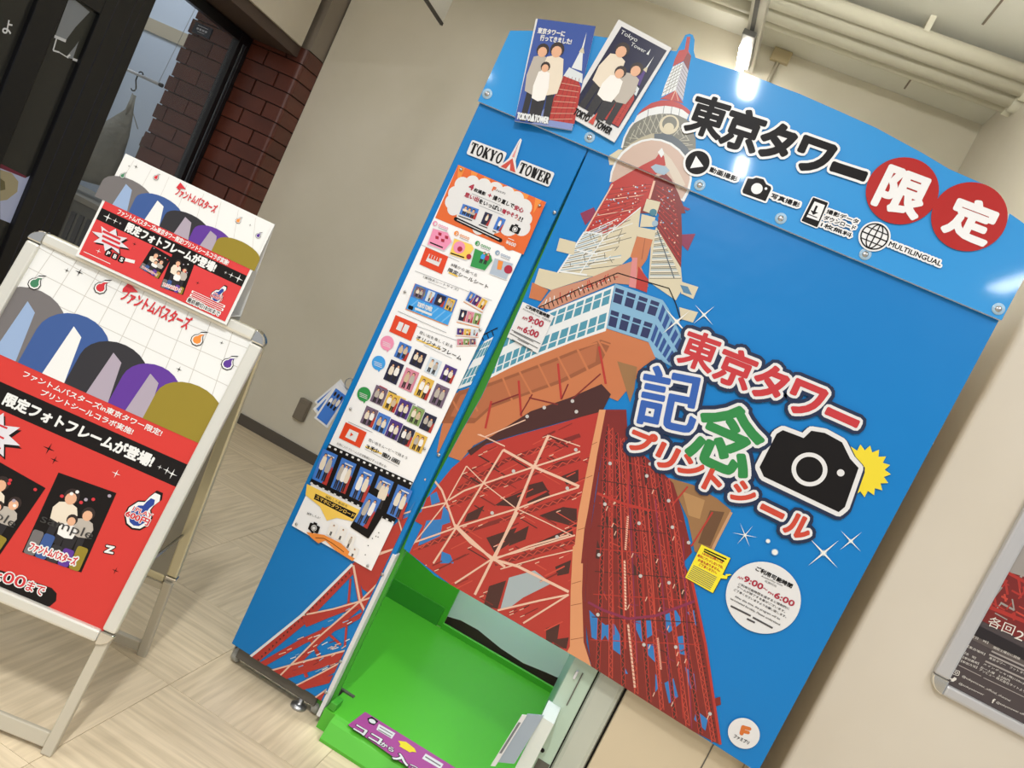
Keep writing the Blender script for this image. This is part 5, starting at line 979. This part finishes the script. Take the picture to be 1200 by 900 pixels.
F = Fr(po, (x0, yb), (x1, yb), None, hm=yt-yb); V = lambda y: (y-yb)/(yt-yb)
F.rect(0, 0, 1, 1, q_red, 1); F.rect(0, V(.732), 1, 1, q_wht, 1.6)
for i in range(9): F.line([(.02+.12*i, V(.74)), (.06+.105*i, .995)], .0022, q_grid, 2.2)
for i in range(5): F.line([(0, .70+.07*i), (.3, .715+.062*i), (.65, .715+.06*i), (1, .695+.068*i)], .0022, q_grid, 2.2)
A_ = F.sub(0, V(.732), 1, 1); standin(A_, 3)
for (u, v, m) in ((.31, .86, q_logo), (.06, .66, M('flame_green', '3d7a58', .3)), (.78, .80, p_or2), (.945, .72, M('flame_purple', '56308c', .3))): flame(A_, u, v, .075, m, 8)
for (u, v, s_) in ((.20, .90, .04), (.15, .87, .025), (.88, .86, .02), (.77, .50, .03)): sparkle(A_, u, v, s_, q_blk, 8)
A_.sub(.405, .83, .72, .95).text('ファントムバスターズ', q_logo, 9, .03); A_.poly([(.395, .93), (.405, 1.0), (.46, .955), (.40, .90)], q_logo, 9)
F.rect(0, V(.6225), 1, V(.678), q_blk, 2)
zt = Z(0, 390, 4.615)
po.T('ファントムバスターズin東京タワー限定!', zt((120, 235)), zt((868, 560)), 7.6, q_wht, 4, .025); po.T('プリントシールコラボ実施!', zt((216, 335)), zt((712, 552)), 7.6, q_wht, 4, .025)
po.T('限定フォトフレームが登場!', zt((12, 385)), zt((812, 728)), 15, q_wht, 4, .05)
zs = Z(0, 500, 6)
for p, s_, m in (((868, 722/1), 0, 0),): pass
for (p, s_, m) in ((zs((345, 155)), 7.5, q_blk), (zs((385, 235)), 5.5, q_blk), (zs((818, 330)), 5.5, q_wht), (zs((1125, 285)), 3.2, q_wht), (zs((1175, 308)), 5, q_wht), (zs((1212, 332)), 6.5, q_wht), (Z(0, 620, 6)((813, 292)), 4.5, q_blk)): po.star(p, s_, m, 5, 0, .15)
b0 = F.sub(0, V(.52), .3, V(.62)); bu = po.loc((-9, 508)); burst(F, (bu[0]-x0)/(x1-x0), V(bu[1]), .125, .07, 4)
for i in range(3): po.line([(-20, 490+12*i), (9-4*i, 502+12*i)], 2.4, q_logo, 6)
# the two sample prints
for (c_, wd, hm, rot, sd) in (((0, 638), .13, .175, -6, 1), (zs((485, 600)), .133, .186, 4, 2)):
    q = po.loc(c_); 
    if sd == 1: q = po.loc((-5, 595))
    else: q = po.loc((82, 612))
    t = math.radians(rot); a_ = (q[0]-wd/2*math.cos(t)+hm/2*math.sin(t), q[1]-wd/2*math.sin(t)-hm/2*math.cos(t)); fr = Fr(po, a_, (a_[0]+wd*math.cos(t), a_[1]+wd*math.sin(t)), None, hm=hm); samplephoto(fr, 3, sd)
    s_ = fr.sub(.06, .36, .94, .5); s_.text('sample', M('poster_smoke', '3a3836', .3), 12)
bq = po.loc(zs((985, 610))); badge(F, (bq[0]-x0)/(x1-x0), V(bq[1]), .06, 4)
po.T('Z', Z(0, 620, 6)((735, 160)), Z(0, 620, 6)((795, 172)), 8, q_wht, 5, .08, ((.2, q_blk),))
zm = Z(0, 620, 6); po.line([(-40, 667), zm((330, 478))], 25, q_blk, 3, False, True); po.T('18:00', (-26, 673), zm((165, 415)), 13, q_wht, 6, .12); po.T('18:00', (-26, 673), zm((165, 415)), 13, q_logo, 7, .02); po.T('まで', zm((178, 425)), zm((298, 470)), 11.5, q_wht, 6, .13); po.T('まで', zm((178, 425)), zm((298, 470)), 11.5, q_logo, 7, .02)
pst = po.build('poster', sg)

# folded card standing on top of the sign
cd_ = thing('table_tent_card', 'small folded red and white card standing on top of the A-frame sign', 'card')
CO = Vector((-.084, -.374, 0))-GU*.032+Vector((0, 0, .95)); cup = (GU*.035+Vector((0, 0, .297))).normalized(); CN = EX.cross(cup)
xa, xb, ya, yb2 = -.456, -.088, .032, .291
Mb().obox(CO+EX*xa+cup*ya-CN*.0015, EX*(xb-xa), cup*(yb2-ya), CN*.0015, q_wht).build('front_leaf', cd_)
tp = CO+EX*xa+cup*yb2-CN*.0015; bt = CO+EX*xa+cup*ya+GU*.085+Vector((0, 0, -.002)); Mb().obox(tp, EX*(xb-xa), bt-tp, GU*.0015, q_wht).build('back_leaf', cd_)
Mb().obox(CO+EX*xa+cup*.052+GU*.002, EX*(xb-xa), GU*.074, Vector((0, 0, .0012)), q_wht).build('base_leaf', cd_)
ca = Sheet(CO, EX, cup, .0006); G = Fr(ca, (xa+.006, ya+.006), (xb-.006, ya+.006), None, hm=yb2-ya-.012)
G.rect(0, 0, 1, 1, q_wht, 1); G.rect(0, 0, 1, .545, M('card_red', 'cf3b3c', .25), 1.6); G.rect(0, .36, 1, .475, q_blk, 2.4)
for i in range(8): G.line([(.02+.14*i, .55), (.05+.12*i, 1)], .003, q_grid, 2)
A2 = G.sub(0, .545, 1, 1); standin(A2, 3)
for (u, v, m) in ((.22, .88, q_logo), (.03, .62, MATS['flame_green']), (.80, .80, p_or2), (.955, .70, MATS['flame_purple'])): flame(A2, u, v, .075, m, 8)
A2.sub(.37, .72, .645, .90).text('ファントムバスターズ', q_logo, 9, .03); A2.poly([(.36, .86), (.37, 1.0), (.42, .92)], q_logo, 9)
for (u, v, s_) in ((.08, .9, .05), (.04, .85, .03), (.88, .82, .03)): sparkle(A2, u, v, s_, q_blk, 8)
G.sub(.1, .485, .86, .535).text('ファントムバスターズin東京タワー限定!プリントシールコラボ実施!', q_wht, 4, .03); G.sub(.19, .372, .80, .462).text('限定フォトフレームが登場!', q_wht, 4, .05)
for (u, s_) in ((.06, .045), (.11, .03), (.145, .016), (.87, .016), (.91, .03), (.96, .045)): sparkle(G, u, .418, s_, q_wht, 4)
burst(G, .135, .24, .125, .115, 4)
for i in range(3): G.line([(.07+.01*i, .285-.04*i), (.19+.01*i, .285-.04*i)], .022, q_logo, 6)
for u, t_ in ((.14, 'P'), (.185, 'B'), (.23, 'S')): G.rrect(u, .09, u+.04, .15, .012, q_blk, 4); G.sub(u+.012, .102, u+.03, .138).text(t_, q_wht, 5, .05)
G.line([(.26, .13), (.33, .15)], .03, q_wht, 4); G.line([(.02, .04), (.2, .04)], .006, q_wht, 4)
samplephoto(Fr(ca, G.q(.37, .12), G.q(.51, .10), None, hm=.058), 3, 11); samplephoto(Fr(ca, G.q(.54, .04), G.q(.69, .06), None, hm=.083), 3, 12)
badge(G, .885, .19, .085, 4); sparkle(G, .10, .10, .025, q_wht, 4); sparkle(G, .28, .3, .02, q_blk, 4); sparkle(G, .74, .22, .02, q_blk, 4)
for i in range(2): G.line([(.73, .125-.035*i), (.96, .125-.035*i)], .024, q_wht, 4); G.line([(.74, .125-.035*i), (.95, .125-.035*i)], .012, q_logo, 5)
G.sub(.73, .02, .95, .065).text('最終締切18:00まで', q_blk, 6, .02, ((.2, q_wht),))
ca.build('card_print', cd_)

# ================================================================== framed poster on the column
wp = thing('wall_poster_frame', 'silver snap frame with dark tower event poster on the cream column', 'poster')
PX0, PX1, PZ0, PZ1, PY = 1.742, 2.36, .872, 1.74, .225; fw_ = .042
m_alg = M('frame_grey', 'c2c2c4', .3, metal=.3)
for (a, b) in (((PX0, PY, PZ0+fw_), (PX0+fw_, PY+.02, PZ1-fw_)), ((PX1-fw_, PY, PZ0+fw_), (PX1, PY+.02, PZ1-fw_)), ((PX0+fw_, PY, PZ0), (PX1-fw_, PY+.02, PZ0+fw_*.75)), ((PX0+fw_, PY, PZ1-fw_), (PX1-fw_, PY+.02, PZ1))): Mb().box(a, b, m_alg).build('frame_profile', wp, .007)
for (cx, cz, a0) in ((PX0+fw_, PZ0+fw_, 180), (PX1-fw_, PZ0+fw_, 270), (PX1-fw_, PZ1-fw_, 0), (PX0+fw_, PZ1-fw_, 90)):
    Mb().prism([(cx, PY-.001, cz)]+[(cx+fw_*math.cos(math.radians(a0+15*k)), PY-.001, cz+fw_*math.sin(math.radians(a0+15*k))) for k in range(7)], (0, .021, 0), m_chr).build('corner_cap', wp, .003)
q_pd, q_ps = M('poster_dark', '4a4142', .25), M('poster_haze', '9a948f', .3); q_lt = M('poster_lettering', 'e2ddd6', .4)
Mb().box((PX0+.03, PY+.012, PZ0+.02), (PX1-.03, PY+.0195, PZ1-.03), q_pd).build('poster_sheet', wp)
ws = Sheet((0, PY+.012, 0), (1, 0, 0), (0, 0, 1), .0006, [(1, 0, PX0+.03), (-1, 0, -(PX1-.03)), (0, 1, PZ0+.02), (0, -1, -(PZ1-.03))]); zw = Z(1060, 600, 5.63); zx = Z(1080, 740, 9)
yl = ws.loc(zw((520, 600)))[1]; ws.L([(PX0, yl), (PX1, yl), (PX1, PZ1), (PX0, PZ1)], q_ps, 1); ws.L([(PX0, yl), (PX1, yl), (PX1, yl-.03), (PX0, yl-.045)], R2_, 2)
ws.L([(PX0, yl-.1), (PX1, yl-.1), (PX1, yl-.06), (PX0, yl-.06)], M('poster_umber', '5c5350', .3), 1)
g = random.Random(9)
ws.P(zw((520, 600), (640, 380), (700, 400), (800, 430), (900, 500), (900, 800), (640, 680)), R2_, 2)
for i in range(40):
    p = zw((530+380*g.random(), 420+260*g.random())); a_ = g.choice((.5, -.9, 1.4)); l_ = 8+14*g.random(); ws.line([p, (p[0]+l_*math.cos(a_), p[1]+l_*math.sin(a_))], 1.4+1.6*g.random(), [R1, R3, q_ps, R1][i % 4], 3)
ws.line(zw((645, 380), (900, 520)), 4, R1, 4); ws.line(zw((520, 610), (790, 720), (900, 760)), 5, R1, 4)
ws.T('各回', zw((540, 745)), zw((708, 815)), 14, q_lt, 6); ws.T('2', zw((720, 830)), zw((772, 852)), 12, q_lt, 6)
yd = ws.loc(zw((470, 740)))[1]; ws.L([(PX0, yd), (PX1, yd), (PX1, yd-.028), (PX0, yd-.028)], M('poster_deep', '241d20', .3), 5)
ws.line([(PX0, 0), (PX0, 0)] and zw((760, 815), (900, 880)), .1, q_lt, 6)
for t_, p, q in (('【日　時】', (540, 65), (695, 130)), ('【集合場所】', (480, 165), (660, 250)), ('【会　場】', (450, 235), (562, 292)), ('【参加費用】', (430, 280), (595, 350)), ('【参加方法】', (410, 320), (578, 390))): ws.T(t_, zx(p), zx(q), 3.2, q_lt, 6)
for t_, p, q in (('開館土曜日に開催', (750, 175), (1030, 300)), ('東京タワー　フットタウン', (705, 285), (1130, 480)), ('メインデッキ1階(150m)', (645, 350), (1070, 560)), ('お一人様　3,330円', (615, 385), (920, 530)), ('アソビュー 株式会社サイトより', (600, 410), (1085, 645))): ws.T(t_, zx(p), zx(q), 3.4, q_lt, 6)
for p, q in (((735, 205), (1080, 365)), ((710, 240), (1080, 410)), ((670, 310), (1080, 500))): ws.line(zx(p, q), 2.2, M('poster_textdim', 'a29a96', .4), 6)
ws.line(zx((388, 352), (625, 470)), 1, MATS['poster_textdim'], 6); ws.line(zx((650, 485), (1080, 690)), 1, MATS['poster_textdim'], 6)
f = ws.frame(zx((320, 448)), zx((390, 470)), 7); f.rrect(0, 0, 1, 1, .25, q_lt, 5); f.rrect(.1, .1, .9, .9, .2, q_pd, 5.8); f.ell(.5, .5, .26, .26, q_lt, 6.6); f.ell(.5, .5, .16, .16, q_pd, 7.4)
ws.P(zx((288, 480), (318, 495), (330, 490), (345, 478), (368, 492), (362, 510), (330, 528), (300, 520), (315, 512), (295, 500)), q_lt, 6)
ws.T('f', zx((735, 748)), zx((758, 758)), 6, q_lt, 6, .06)
ws.T('@tokyotower_official_channel', zx((420, 480)), zx((925, 742)), 3.4, q_lt, 6); ws.T('@tokyotower', zx((385, 555)), zx((650, 680)), 3.2, q_lt, 6); ws.T('@tokyotower.official', zx((780, 755)), zx((1130, 915)), 3.4, q_lt, 6)
ws.build('poster_print', wp)
COL.objects.unlink(_fo); bpy.data.objects.remove(_fo)
